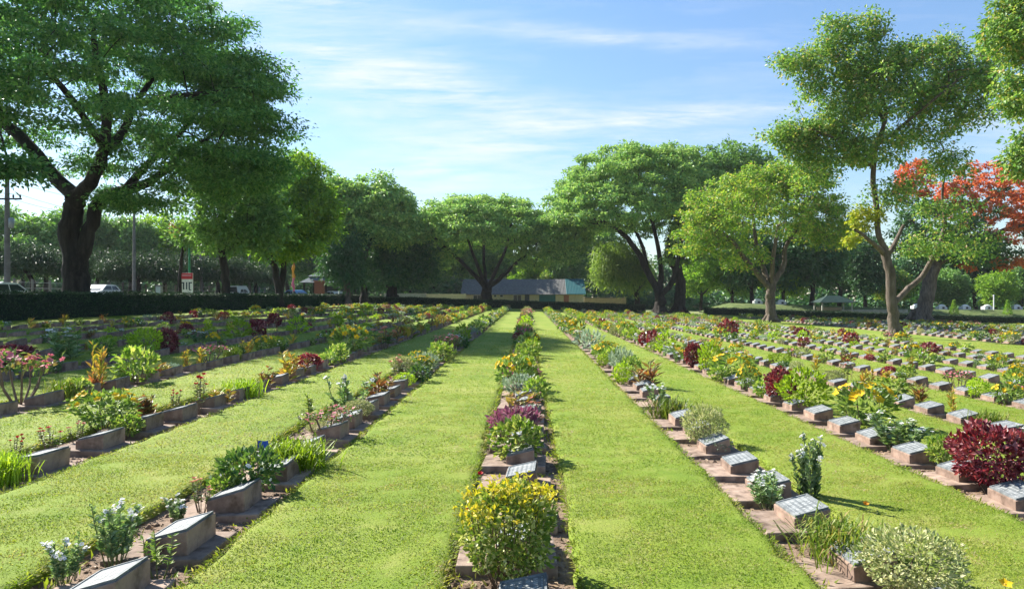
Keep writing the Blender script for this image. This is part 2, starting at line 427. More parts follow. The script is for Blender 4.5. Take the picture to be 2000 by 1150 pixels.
make_tree('shade_tree', 'bright lime green tree with twin stems leaning apart behind the hedge', 62,
    [[(545, 590, 0, 8), (543, 560, 0, 7), (535, 520, 0, 6), (525, 480, 0, 5), (520, 440, 0, 4)],
     [(546, 575, .3, 6.5), (553, 530, .5, 6), (556, 490, .8, 5.5), (570, 440, 1, 4)], [(535, 520, 0, 4), (500, 470, 0, 3)]],
    [('crown', M['lime_leaf'], .3, .17, .8, .55, 135, .4, .3, [(540, 480, 50, 28, 22, -1, .3), (625, 400, 28, 60, 26, -1, .3), (565, 415, 90, 80, 140, -.8, .4), (585, 345, 55, 55, 34, -.8, .4), (600, 450, 48, 50, 22, -1, .3)]),
     ('foliage', M['mid_leaf'], .32, .18, 1.1, .55, 240, .3, 0, [(530, 380, 70, 60, 26, -.8, .3)])],
    M['bark_shaded'], 13, GT)
make_tree('shade_tree', 'tall green tree with rounded top beyond the left end of the far hedge', 88,
    [[(712, 605, 0, 8), (711, 570, 0, 7), (705, 530, 0, 6), (715, 490, 0, 5)], [(715, 490, 0, 4), (740, 440, 0, 3)], [(708, 520, 0, 4), (680, 460, 0, 3), (660, 400, 0, 2)]],
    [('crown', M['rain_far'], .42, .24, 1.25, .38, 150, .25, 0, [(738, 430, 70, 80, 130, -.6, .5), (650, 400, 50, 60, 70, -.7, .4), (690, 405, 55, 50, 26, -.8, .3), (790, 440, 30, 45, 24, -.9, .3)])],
    M['bark_shaded'], 14, GT)
make_tree('weeping_tree', 'bluish green tree with hanging foliage and reddish trunk near the hedge corner', 84,
    [[(678, 605, 0, 8), (678, 575, 0, 7), (676, 545, 0, 6), (672, 510, 0, 4)]],
    [('crown', foliage('blue_hanging_leaf', [(.035, .10, .04), (.05, .13, .05), (.075, .16, .055)], .3, vary=.05), .42, .16, 1.3, .7, 260, .9, 1.5, [(670, 490, 40, 55, 42, -.9, .4)])],
    M['bark'], 15, GT)
make_tree('shade_tree', 'low very dark dense tree with short thick trunk left of the cream wall', 93,
    [[(768, 600, 0, 12), (766, 575, 0, 11), (762, 550, 0, 8), (745, 520, 0, 5)], [(762, 552, 0, 7), (785, 520, 0, 5)]],
    [('crown', M['dark_leaf'], .45, .26, 1.5, .6, 220, .3, 0, [(768, 512, 55, 55, 60, -.7, .35), (820, 515, 35, 45, 18, -.8, .3)])],
    M['bark_shaded'], 16, GT)
make_tree('rain_tree', 'umbrella shaped rain tree with branches fanning like a vase before the dark roofed building', 95,
    [[(951, 603, 0, 12), (951, 580, 0, 10.5), (950, 562, 0, 10)],
     [(950, 562, 0, 5), (925, 535, 0, 4.2), (895, 505, 0, 3.6), (862, 475, 0, 2.6), (835, 455, 0, 1.5)], [(948, 562, 0, 4.2), (935, 525, -1.5, 3.6), (918, 480, -3, 2.6), (905, 430, -4, 1.5)],
     [(950, 562, 0, 4), (946, 515, 1.5, 3.2), (945, 460, 2, 2.4), (950, 420, 2, 1.4)], [(952, 562, 0, 4.2), (970, 525, -1, 3.5), (990, 480, -2, 2.6), (1000, 430, -3, 1.4)],
     [(952, 562, 0, 5), (982, 540, .5, 4.2), (1010, 512, 1, 3.4), (1045, 485, 1, 2)]],
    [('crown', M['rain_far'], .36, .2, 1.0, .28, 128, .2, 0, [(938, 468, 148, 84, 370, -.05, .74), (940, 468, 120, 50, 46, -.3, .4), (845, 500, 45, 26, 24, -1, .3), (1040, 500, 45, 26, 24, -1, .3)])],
    M['bark_shaded'], 17, GT, tip=.03)
make_tree('rain_tree', 'tall rain tree with a broad domed crown right of the building, trunk forking low', 90,
    [[(1289, 612, 0, 11), (1289, 590, 0, 10), (1287, 572, 0, 9)],
     [(1287, 572, 0, 7), (1267, 535, 0, 6.5), (1247, 495, -.5, 5.5), (1215, 455, -1, 4.5), (1170, 430, -1, 3), (1120, 430, -1, 2)],
     [(1289, 572, 0, 6), (1292, 530, .8, 5.5), (1285, 480, 1.5, 4.5), (1270, 420, 2, 3.5), (1250, 360, 2, 2)],
     [(1290, 575, 0, 6), (1310, 555, -.5, 5.5), (1322, 520, -1.2, 4.5), (1330, 460, -2, 3.5), (1320, 390, -2, 2)],
     [(1267, 535, 0, 4), (1255, 480, 2, 3.5), (1225, 420, 3, 2.5)]],
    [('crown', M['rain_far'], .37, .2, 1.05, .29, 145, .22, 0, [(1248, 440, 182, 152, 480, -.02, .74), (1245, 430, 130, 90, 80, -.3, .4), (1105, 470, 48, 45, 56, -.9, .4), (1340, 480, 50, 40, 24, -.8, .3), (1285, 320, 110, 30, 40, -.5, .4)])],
    M['bark_shaded'], 18, GT, tip=.03)
make_tree('shade_tree', 'upright dense tree with a very thick dark trunk close to the domed rain tree', 93,
    [[(1326, 612, 0, 12), (1327, 585, 0, 11), (1328, 550, 0, 10.5), (1318, 515, 0, 10), (1305, 490, 0, 8), (1320, 440, 0, 5)], [(1322, 520, 0, 6), (1360, 460, 0, 4), (1400, 400, 0, 3)]],
    [('crown', M['mid_leaf'], .44, .25, 1.3, .55, 170, .3, 0, [(1400, 365, 92, 82, 130, -.7, .4), (1470, 350, 40, 55, 22, -.8, .4), (1390, 460, 75, 60, 26, -.9, .3)])],
    M['bark_shaded'], 19, GT)
make_tree('weeping_tree', 'pale green weeping tree with drooping strands beside the tan wall', 98,
    [[(1246, 606, 0, 6), (1245, 585, 0, 5), (1240, 560, 0, 4), (1225, 530, 0, 3)], [(1243, 568, 0, 3), (1262, 550, 0, 2.5)]],
    [('crown', M['weep_leaf'], .5, .14, 1.3, .8, 260, 1.2, 2.2, [(1208, 508, 46, 42, 44, -.6, .35), (1250, 510, 22, 35, 10, -.8, .3)])],
    M['bark_shaded'], 20, GT)
make_tree('shade_tree', 'broad yellow green tree with pinkish tips and pale branching trunk in the right lawn', 64,
    [[(1506, 632, 0, 11), (1505, 600, 0, 9.5), (1505, 575, 0, 9), (1507, 555, 0, 8)],
     [(1506, 565, 0, 6), (1480, 535, 0, 5.5), (1455, 505, -.5, 5), (1430, 470, -1, 3.5), (1390, 440, -1, 2.5)], [(1505, 560, 0, 6), (1492, 525, 1, 5), (1478, 480, 1.5, 4), (1470, 420, 2, 2.5)],
     [(1507, 555, 0, 5), (1510, 505, -1, 4), (1520, 440, -1.5, 3)], [(1508, 555, 0, 6), (1530, 520, .5, 5), (1535, 480, .8, 4), (1570, 430, 1, 3), (1600, 390, 1, 2)]],
    [('crown', M['olive_leaf'], .24, .145, .72, .6, 105, .35, 0, [(1480, 420, 140, 85, 190, -.5, .5), (1555, 350, 75, 45, 60, -.7, .4), (1375, 450, 58, 52, 46, -.9, .35), (1615, 435, 50, 75, 46, -.9, .35), (1480, 350, 60, 30, 20, -.9, .3), (1450, 500, 60, 25, 16, -1, .3)])],
    M['bark'], 21, GT, flare=1.3)
make_tree('tall_tree', 'tallest tree on the right lawn, open crown and pale forked trunk with burls', 40,
    [[(1751, 662, 0, 12.4), (1745, 625, 0, 10.7), (1742, 580, 0, 9.5), (1736, 530, 0, 8.9), (1728, 490, 0, 7.7)],
     [(1728, 490, 0, 5.9), (1716, 455, 0, 5.3), (1712, 410, .2, 4.7), (1705, 340, .3, 4.4), (1712, 285, .3, 4.1), (1730, 220, .4, 3.3), (1700, 150, .5, 2.4)],
     [(1728, 495, 0, 5.3), (1705, 475, -.4, 4.1), (1680, 455, -.8, 3.0), (1670, 448, -1, 2.4)],
     [(1734, 500, 0, 4.7), (1750, 470, .5, 4.1), (1765, 440, 1, 3.0)],
     [(1748, 590, 0, 5.9), (1775, 562, .5, 5.6), (1800, 540, .8, 5.0), (1825, 495, 1, 4.4), (1845, 440, 1, 3.6), (1840, 380, 1.2, 2.4), (1850, 320, 1.2, 1.8)],
     [(1712, 285, .3, 3.6), (1770, 240, -1, 3.0), (1830, 190, -2, 2.4), (1880, 150, -2, 1.8)],
     [(1705, 330, .3, 3.0), (1650, 280, -.5, 2.4), (1590, 255, -1, 1.8)], [(1725, 230, .4, 2.7), (1680, 180, 1, 2.4), (1620, 140, 1.2, 1.8)]],
    [('crown', M['tall_leaf'], .17, .105, .52, .7, 66, .4, 0, [
        (1632, 75, 38, 50, 42, -.9, .3), (1720, 150, 75, 40, 34, -.9, .3), (1715, 185, 150, 115, 64, -.8, .5), (1820, 195, 50, 40, 34, -.9, .3), (1640, 300, 60, 26, 30, -.9, .3), (1565, 290, 45, 24, 24, -.9, .3), (1925, 130, 28, 55, 26, -.9, .3), (1590, 330, 40, 30, 20, -.9, .3), (1700, 55, 28, 34, 20, -.9, .3), (1685, 130, 62, 46, 62, -.9, .35), (1560, 122, 46, 26, 34, -.9, .3), (1590, 165, 34, 26, 18, -.9, .3),
        (1775, 110, 42, 36, 34, -.9, .3), (1745, 195, 80, 44, 66, -.9, .3), (1850, 105, 34, 42, 34, -.9, .3), (1880, 165, 62, 48, 66, -.9, .3), (1545, 262, 46, 24, 42, -.9, .3),
        (1610, 255, 52, 34, 50, -.9, .3), (1700, 290, 72, 34, 56, -.9, .3), (1660, 205, 48, 36, 34, -.9, .3), (1890, 225, 50, 22, 24, -.9, .3), (1800, 262, 58, 22, 24, -1, .3),
        (1850, 318, 46, 34, 26, -.9, .3), (1765, 350, 40, 22, 6, -1, .3), (1730, 385, 46, 26, 18, -1, .3), (1840, 415, 58, 40, 22, -.9, .3), (1885, 472, 58, 32, 22, -.9, .3), (1800, 480, 36, 24, 14, -.9, .3)]),
     ('foliage', M['yellow_leaf'], .19, .12, .4, .7, 90, .4, 0, [(1690, 430, 24, 30, 12, -1, .3), (1665, 468, 12, 10, 3, -1, .3)])],
    M['bark'], 22, GT, flare=1.25, tip=.012)
make_tree('flame_tree', 'flame tree covered with scarlet flowers beyond the far rows of graves', 82,
    [[(1796, 634, 0, 17), (1806, 600, 0, 14), (1815, 560, 0, 13), (1826, 515, 0, 11)],
     [(1826, 515, 0, 8), (1800, 470, 0, 6), (1780, 430, 0, 4)], [(1826, 520, 0, 8), (1850, 470, 1, 6), (1890, 420, 1, 4), (1940, 380, 1, 3)], [(1830, 515, 0, 6), (1890, 480, -1, 5), (1960, 450, -1.5, 4), (2040, 430, -1.5, 3)]],
    [('crown', M['dark_leaf'], .4, .22, 1.3, .4, 170, .2, 0, [(1890, 490, 85, 32, 40, -.8, .3), (1800, 440, 50, 60, 24, -.8, .3), (1960, 430, 120, 70, 14, -.5, .5)]),
     ('blossom', M['flame'], .32, .22, .55, .45, 70, .2, 0, [(1935, 400, 105, 82, 125, -.25, .6), (1985, 440, 90, 60, 60, -.7, .5), (1785, 355, 40, 42, 34, -.8, .4), (2050, 430, 80, 70, 40, -.4, .5), (1930, 515, 70, 14, 12, -1, .3)])],
    M['bark'], 23, GT, flare=1.4)
make_tree('shade_tree', 'glossy tree at the edge of the picture whose leafy boughs hang into the sky', 30,
    [[(2230, 700, 0, 22), (2228, 600, 0, 20), (2215, 480, 0, 17), (2200, 350, 0, 14), (2180, 220, 0, 10)],
     [(2200, 350, 0, 8), (2120, 300, -1, 6), (2050, 290, -1.5, 4)], [(2190, 260, 0, 8), (2110, 170, .5, 6), (2030, 110, .8, 4)], [(2185, 230, 0, 8), (2200, 60, 0, 5)]],
    [('crown', M['tall_leaf'], .17, .11, .42, .7, 95, .5, .1, [(2020, 45, 92, 82, 100, -.9, .3), (2005, 182, 58, 38, 30, -.9, .3), (2010, 300, 42, 48, 34, -.9, .3), (2200, 130, 220, 150, 120, -.6, .6)])],
    M['bark'], 24, GT, flare=1.3, tip=.012)

# background trees: five kinds, copied and turned
def proto_tree(name, leafmat, seed, kind):
    Yp = 80.0; k = F / Yp
    def px(x, z): return (1029 + x * k, 578 - (z - H) * k)
    def L(*a): return [(*px(x, z), d, r * k) for x, z, d, r in a]
    if kind == 'round':
        limbs = [L((0, 0, 0, .3), (.1, 1.2, 0, .26), (0, 2.6, 0, .22), (.2, 4, 0, .16)), L((0, 2.6, 0, .14), (1.2, 4.5, .4, .1)), L((0, 2.6, 0, .14), (-1.3, 4.3, -.4, .1))]
        ell = [(*px(0, 6.2), 3.6 * k, 3.3 * k, 66, -.75, .45), (*px(1.6, 4.4), 2 * k, 1.6 * k, 14, -.9, .3)]
        part = ('crown', leafmat, .42, .25, 1.0, .6, 120, .3, 0, ell)
    elif kind == 'flat':
        limbs = [L((0, 0, 0, .28), (-.2, 1.2, 0, .24), (.2, 2.3, 0, .2)), L((.2, 2.3, 0, .14), (2, 3.6, .5, .1)), L((.2, 2.3, 0, .14), (-2, 3.6, -.5, .1))]
        ell = [(*px(0, 3.2), 4.6 * k, 2.0 * k, 76, -.1, .6)]
        part = ('crown', leafmat, .4, .13, 1.1, .45, 150, .9, .6, ell)
    else:
        limbs = [L((0, 0, 0, .4), (0, 2, 0, .34), (.2, 4, 0, .28), (0, 7, 0, .2)), L((.2, 4, 0, .2), (2, 7, .5, .12)), L((.2, 4, 0, .2), (-2, 7, -.5, .12))]
        ell = [(*px(0, 9), 4.2 * k, 4.6 * k, 88, -.75, .45), (*px(-1.8, 6), 2.4 * k, 2 * k, 14, -.9, .3), (*px(1.8, 6.4), 2.4 * k, 2 * k, 14, -.9, .3)]
        part = ('crown', leafmat, .46, .27, 1.2, .6, 130, .3, 0, ell)
    return make_tree(name, 'x', Yp, limbs, [part], M['bark_shaded'], seed, flare=1.2)
protos = {'round': proto_tree('background_tree', M['mid_leaf'], 31, 'round'), 'olive': proto_tree('background_tree', M['olive_leaf'], 32, 'round'),
          'lime': proto_tree('background_tree', M['lime_leaf'], 36, 'round'),
          'flat': proto_tree('feathery_tree', M['blue_leaf'], 33, 'flat'), 'tall': proto_tree('background_tree', M['mid_leaf'], 34, 'tall'), 'dark': proto_tree('background_tree', M['dark_leaf'], 35, 'tall')}
kids = {k: list(o.children) for k, o in protos.items()}
fresh = set(protos)
rng = R(77)
def bg_tree(kind, px, Y, sc, label, group, sz=1.0):
    x = (px - 1029) / F * Y
    p = protos[kind]
    if kind in fresh: fresh.discard(kind); o = p
    else:
        o = p.copy(); COL.objects.link(o)
        for c in kids[kind]:
            d = c.copy(); COL.objects.link(d); d.parent = o
    o.location = (x, Y, gz(x)); o.rotation_euler = (0, 0, rng.uniform(0, 6.28)); o.scale = (sc, sc, sc * sz)
    tag(o, label, 'tree', group)
    return o
ORD = ['first', 'second', 'third', 'fourth', 'fifth', 'sixth', 'seventh', 'eighth', 'ninth', 'tenth', 'eleventh', 'twelfth', 'thirteenth', 'fourteenth', 'fifteenth', 'sixteenth', 'seventeenth', 'eighteenth', 'nineteenth']
TENS = {20: ('twentieth', 'twenty'), 30: ('thirtieth', 'thirty'), 40: ('fortieth', 'forty'), 50: ('fiftieth', 'fifty'), 60: ('sixtieth', 'sixty'), 70: ('seventieth', 'seventy'), 80: ('eightieth', 'eighty'), 90: ('ninetieth', 'ninety')}
def ordn(i):
    if i < 20: return ORD[i - 1]
    t = i // 10 * 10
    return TENS[t][0] if i == t else f'{TENS[t][1]}-{ORD[i - t - 1]}'
# beyond the road on the left
for i, (px, Y, sc) in enumerate([(-60, 72, 1.0), (60, 74, 1.05), (190, 80, 1.0), (270, 76, .95), (350, 84, 1.05), (425, 92, 1.1), (500, 100, 1.0)]):
    bg_tree('flat', px, Y, sc, f'dull grey green feathery tree behind the road fence, {ordn(i + 1)} from the left', 'feathery trees along the road')
for i, (px, Y, sc, k) in enumerate([(-40, 96, .95, 'tall'), (45, 92, .78, 'round'), (90, 98, 1.15, 'round'), (160, 104, .95, 'tall'), (255, 105, .85, 'tall'), (320, 110, 1.25, 'lime'), (395, 118, 1.25, 'olive'), (470, 120, 1.3, 'lime'), (560, 125, 1.3, 'round'), (625, 128, 1.3, 'dark')]):
    bg_tree(k, px, Y, sc, f'leafy green tree of the wood across the road, {ordn(i + 1)} from the left', 'trees of the wood across the road')
for i, (px, Y, sc, k) in enumerate([(700, 135, 1.3, 'dark'), (800, 128, 1.15, 'tall'), (850, 127, 1.2, 'tall'), (905, 131, 1.2, 'tall'), (960, 133, 1.15, 'tall'), (1030, 140, .98, 'lime'), (1085, 135, .8, 'olive'), (1110, 128, 1.05, 'tall'), (1165, 134, 1.15, 'tall'), (1240, 140, .95, 'round')]):
    bg_tree(k, px, Y, sc, f'tree rising behind the building and its walls, {ordn(i + 1)} from the left', 'trees behind the building')
for i, (px, Y, sc, k) in enumerate([(1370, 112, .95, 'lime'), (1430, 118, 1.1, 'round'), (1470, 108, .95, 'dark'), (1530, 120, 1.1, 'lime'), (1585, 106, 1.05, 'dark'), (1640, 118, 1.15, 'dark'), (1690, 112, .9, 'dark'), (1740, 118, .85, 'olive'), (1800, 122, .95, 'dark'), (1850, 112, .82, 'round'), (1905, 118, .95, 'dark'), (1945, 106, .72, 'lime'), (1995, 112, .85, 'round'), (2060, 108, .9, 'dark'), (2120, 110, 1.0, 'tall')]):
    bg_tree(k, px, Y, sc, f'green tree beyond the hedge on the right side, {ordn(i + 1)} from the building', 'trees beyond the hedge on the right')
bg_tree('tall', -200, 100, 1.1, 'tall tree at the outer end of the wood across the road', 'trees of the wood across the road')

def treeline():
    g = G(); r = R(5)
    for layer, (d, hmax, n) in enumerate(((152, 10, 13), (132, 3.2, 6))):
        for x in np.arange(-230, 240, 4.0):
            y = d + r.uniform(-6, 6)
            if layer and x < -30: y += 14
            for _ in range(n):
                leaf_clump(r, g, np.array([x + r.uniform(-3, 3), y + r.uniform(-3, 3), gz(x) + r.uniform(.2, hmax)]), 2.3, .75, 85, .9, .6, .3)
    o = g.obj('distant_treeline', M['dark_leaf']); tag(o, 'far wood and undergrowth closing the view behind everything', 'wood', kind='stuff')
treeline()
# flowering tree tips above the sign
make_tree('flowering_tree', 'small tree with orange blossom above the red and white sign', 57,
    [[(352, 585, 0, 4), (352, 540, 0, 3.5), (355, 500, 0, 3), (362, 460, 0, 2)]],
    [('crown', M['mid_leaf'], .3, .17, .8, .6, 120, .3, 0, [(380, 455, 34, 26, 16, -.8, .3)]), ('blossom', M['orange_flower'], .16, .12, .42, .5, 34, .2, 0, [(362, 447, 30, 17, 12, -.6, .4)])], M['bark_shaded'], 41, flare=1.1)

# ---------------------------------------------------------------- ground, lawns, hedges
PITCH = .87
ROW = 2.165
def rowx(k): return ROW * k - .05
def bedhw(k):
    return {0: .40, 1: .37, -1: .44, 2: .33, -2: .44}.get(k, .215 if k > 0 else .40)
def bedoff(k): return -.13 if k < 0 else -.03
ROWS = list(range(-8, 9))
ROW_FAR = 84.0
def quadstrip(g, xs, ys, zf, mi=0):
    X, Yy = np.meshgrid(xs, ys)
    v = np.stack([X, Yy, zf(X, Yy)], -1).reshape(-1, 3)
    n = len(xs); i = np.arange(len(ys) - 1)[:, None] * n; j = np.arange(n - 1)[None]
    a = i + j
    g.add(v, np.stack([a, a + 1, a + n + 1, a + n], -1).reshape(-1, 4), mi, True)
g = G()
xs = np.concatenate([[-700, -300, -120], np.linspace(-60, 60, 25), [120, 300, 700]])
ys = np.concatenate([[-60, -20], np.linspace(0, 200, 41), [400, 900]])
def gzz(x, y): return gz(x) - .07
quadstrip(g, xs, ys, gzz)
tag(g.obj('ground', M['soil']), kind='structure')

def lawn_strip(g, xl, xr, y0, y1, rng, step=.2, jl=.022, jr=.022):
    ys = np.arange(y0, y1 + step, step); n = len(ys)
    def wob(j):
        w = rng.normal(size=n) * j * .7
        return w + np.convolve(rng.normal(size=n) * j * 1.5, np.ones(9) / 9, 'same')
    a = xl + wob(jl); b = xr + wob(jr)
    cols = [a, a - .004, a + .03]; zz = [-.075, -.03, 0]
    inner = np.linspace(.06, .94, 6)
    X = [a, a - .005, a + .03] + [a + (b - a) * t for t in inner] + [b - .03, b + .005, b]
    Zo = [-.075, -.025, 0] + [0.0] * 6 + [0, -.025, -.075]
    V = np.stack([np.stack([x, ys, gz(x) + z + (rng.normal(size=n) * .004 if z == 0 else 0)], -1) for x, z in zip(X, Zo)], 1)
    m = len(X); i = np.arange(n - 1)[:, None] * m; j = np.arange(m - 1)[None]; q = i + j
    g.add(V.reshape(-1, 3), np.stack([q, q + 1, q + m + 1, q + m], -1).reshape(-1, 4), 0, True)
rng = R(3)
g = G(); strips = []
for k in range(-9, 9):
    xl = rowx(k) + bedoff(k) + bedhw(k) if k > -9 else -20.8
    xr = rowx(k + 1) + bedoff(k + 1) - bedhw(k + 1) if k < 8 else 24.2
    strips.append((xl, xr))
    lawn_strip(g, xl, xr, .5, ROW_FAR, rng)
XB = [25.0 + 1.94 * i for i in range(14)]      # the further plot of graves on the right
for i in range(14):
    xl = XB[i] + .3; xr = XB[i + 1] - .3 if i < 13 else 75
    strips.append((xl, xr))
    lawn_strip(g, xl, xr, 20, ROW_FAR, rng, .5)
def flat_lawn(xl, xr, y0, y1):
    quadstrip(g, np.linspace(xl, xr, 20), np.linspace(y0, y1, 12), lambda x, y: gz(x) + 0 * y)
flat_lawn(-20.8, 75, ROW_FAR + .2, 92)
tag(g.obj('lawn', M['lawn']), kind='structure')
g = G()
quadstrip(g, np.linspace(-160, -22.5, 30), np.linspace(-20, 200, 24), lambda x, y: gz(x) - .02 + 0 * y)
quadstrip(g, np.linspace(-22.4, 160, 30), np.linspace(93.6, 200, 16), lambda x, y: gz(x) - .02 + 0 * y)
tag(g.obj('field', M['rough_ground']), kind='structure')
g = G()
quadstrip(g, np.linspace(-41.5, -28, 4), np.linspace(-20, 190, 24), lambda x, y: gz(x) + .004 + 0 * y)
tag(g.obj('road', M['asphalt']), kind='structure')

def hedge(name, label, x0, x1, y0, y1, h, dens, L, seed, mat='hedge_leaf', hfun=None):
    r = R(seed)
    root = empty(name, ((x0 + x1) / 2, (y0 + y1) / 2, float(gz((x0 + x1) / 2)))); tag(root, label, 'hedge')
    o = np.array(root.location)
    g = G(); i = .07
    n = 40
    lx = (x1 - x0) > (y1 - y0)
    for a in range(n):
        t0, t1 = a / n, (a + 1) / n
        if lx:
            xa, xb = x0 + i + (x1 - x0 - 2 * i) * t0, x0 + i + (x1 - x0 - 2 * i) * t1; ya, yb = y0 + i, y1 - i
        else:
            ya, yb = y0 + i + (y1 - y0 - 2 * i) * t0, y0 + i + (y1 - y0 - 2 * i) * t1; xa, xb = x0 + i, x1 - i
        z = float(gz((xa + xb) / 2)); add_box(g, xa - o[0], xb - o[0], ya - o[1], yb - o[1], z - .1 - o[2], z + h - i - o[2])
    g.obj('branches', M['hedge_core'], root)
    g = G()
    faces = [('x', x0, -1), ('x', x1, 1), ('y', y0, -1), ('y', y1, 1), ('t', h, 1)]
    for k, val, sg in faces:
        A = (y1 - y0) * h if k == 'x' else (x1 - x0) * h if k == 'y' else (x1 - x0) * (y1 - y0)
        m = int(A * dens)
        xx, yy, tt = r.uniform(x0, x1, m), r.uniform(y0, y1, m), r.uniform(0, h, m)
        if k == 'x': xx[:] = val
        if k == 'y': yy[:] = val
        if k == 't': tt[:] = h
        P = np.stack([xx, yy, gz(xx) + tt], -1) + r.normal(size=(m, 3)) * .03
        nn = {'x': (sg, 0, 0), 'y': (0, sg, 0), 't': (0, 0, 1)}[k]
        P -= np.array(nn) * .04
        wv = np.sin(P[:, 0] * 1.7 + P[:, 1] * 1.3) + np.sin(P[:, 0] * .6 - P[:, 1] * .8 + 2) + np.sin(P[:, 1] * 3.1 + P[:, 0] * 2.7)
        P[:, 2] += (tt / h) * wv * .022 + (r.random(m) < .03) * r.random(m) * .12 * (tt > h * .93)
        D = unit(np.array(nn) * .6 + r.normal(size=(m, 3)) + np.array([0, 0, .3])); N = unit(np.array(nn) + r.normal(size=(m, 3)) * .5)
        s = r.uniform(.6, 1.3, m); add_leaves(g, P - o, D, N, L * s, L * .6 * s)
    g.obj('foliage', M[mat], root)
    return root
hedge('hedge', 'long clipped dark green hedge running along the left side by the road', -22.2, -21.2, 16, 93, 1.12, 190, .1, 51)
hedge('hedge', 'low dark hedge closing the far end of the lawns before the building', -21.1, 15.2, 92, 93.2, .95, 190, .14, 52)
hedge('hedge', 'low dark hedge behind the far graves on the right, beyond the two thick trunks', 23.0, 78, 92, 93.2, .85, 150, .14, 53)

# grass blades: individual leaves of turf, dense near the viewer
def in_lawn(x):
    ok = np.zeros(len(x), bool)
    for a, b in strips: ok |= (x > a - .012) & (x < b + .012)
    return ok
def turf():
    g = G(); r = R(9)
    for y0, y1, dens, L, Wd in [(3.2, 7, 8000, .017, .006), (7, 12, 2600, .023, .0085), (12, 20, 600, .034, .012), (20, 36, 110, .045, .02)]:
        hw = .86 * y1; n = int((y1 - y0) * 2 * hw * dens)
        y = r.uniform(y0, y1, n); x = r.uniform(-hw, hw, n)
        keep = (np.abs(x + .01 * y) < .8 * y + .4) & in_lawn(x) & (x > -20.5)
        x, y = x[keep], y[keep]; n = len(x)
        P = np.stack([x, y, gz(x) - .003], -1)
        a = r.uniform(0, 6.283, n); lean = r.uniform(.6, 2.1, n) if y0 < 7 else r.uniform(.9, 2.6, n)
        D = np.stack([np.cos(a) * lean, np.sin(a) * lean, np.ones(n)], -1)
        N = unit(np.stack([-np.cos(a), -np.sin(a), lean], -1) + r.normal(size=(n, 3)) * .3)
        s = r.uniform(.5, 1.35, n)
        add_leaves(g, P, D, N, L * s, Wd * s, 0, .15)
    tag(g.obj('grass', M['blade']), 'short mown turf between the flower beds', 'grass', kind='stuff')
turf()
def edge_blades():
    g = G(); r = R(39)
    for a, b in strips[:18]:
        for xe, sg in ((a, -1), (b, 1)):
            n = 2600; y = 3.2 + r.random(n) ** 1.8 * 24; x = xe + r.normal(size=n) * .018
            keep = np.abs(x) < .82 * y + .5; x, y = x[keep], y[keep]; n = len(x)
            if not n: continue
            P = np.stack([x, y, gz(x) - r.uniform(0, .05, n)], -1)
            D = np.stack([sg * r.uniform(.2, 1.5, n), r.normal(size=n) * .6, r.uniform(-.2, .9, n)], -1)
            N = unit(np.array([0, 0, 1.0]) + r.normal(size=(n, 3)) * .4); s = r.uniform(.6, 1.6, n) * (1 + y * .03)
            add_leaves(g, P, D, N, .03 * s, .0075 * s)
    tag(g.obj('edge_grass', M['blade']), 'grass blades hanging over the cut edges of the beds', 'grass', kind='stuff')
edge_blades()
def crumbs():
    g = G(); r = R(49)
    oc = np.array([[1, 0, 0], [-1, 0, 0], [0, 1, 0], [0, -1, 0], [0, 0, .7], [0, 0, -.7]]); of = np.array([[0, 2, 4], [2, 1, 4], [1, 3, 4], [3, 0, 4], [2, 0, 5], [1, 2, 5], [3, 1, 5], [0, 3, 5]])
    for k in range(-3, 4):
        n = 1500; y = 3.1 + r.random(n) ** 1.5 * 13; x = rowx(k) + bedoff(k) + r.uniform(-1, 1, n) * bedhw(k)
        for q in range(n):
            sc = .006 + r.random() ** 4 * .03
            g.add((oc + r.normal(size=(6, 3)) * .25) * sc + np.array([x[q], y[q], float(gz(x[q])) - .066]), of)
    tag(g.obj('soil_crumbs', M['soil']), 'clods and crumbs of earth lying on the beds', 'soil crumbs', kind='stuff')
crumbs()
def litter():
    g = G(); r = R(19); P = []
    gp = G()
    for k in range(-3, 4):
        n = 1300; y = 3 + r.random(n) ** 1.5 * 16; x = rowx(k) + bedoff(k) + r.uniform(-1, 1, n) * bedhw(k) * .97
        P.append(np.stack([x, y, gz(x) - .066 + r.uniform(0, .006, n)], -1))
    P = np.concatenate(P); n = len(P)
    D = r.normal(size=(n, 3)) * np.array([1, 1, .2]); N = unit(np.array([0, 0, 1.0]) + r.normal(size=(n, 3)) * .4)
    s = r.uniform(.5, 1.4, n); add_leaves(g, P, D, N, .045 * s, .022 * s)
    tag(g.obj('leaf_litter', M['litter']), 'dry fallen leaves and crumbs on the bare soil of the beds', 'leaf litter', kind='stuff')
litter()
def weeds():
    g = G(); r = R(29)
    for k in range(-5, 6):
        for _ in range(70 if abs(k) < 3 else 40):
            y = 3.4 + r.random() ** 1.4 * 22; x = rowx(k) + bedoff(k) + r.choice([-1, 1]) * bedhw(k) * r.uniform(.55, 1.02)
            n = int(r.integers(6, 22)); c = np.array([x, y, float(gz(x)) - .062])
            P = c + r.normal(size=(n, 3)) * np.array([.045, .06, 0]); D = unit(r.normal(size=(n, 3)) + np.array([0, 0, .8]))
            add_leaves(g, P, D, unit(np.array([0, 0, 1.0]) + r.normal(size=(n, 3)) * .5), r.uniform(.03, .07, n), r.uniform(.01, .024, n))
    tag(g.obj('weeds', M['blade']), 'small weeds and grass creeping over the edges of the beds', 'weeds', kind='stuff')
weeds()

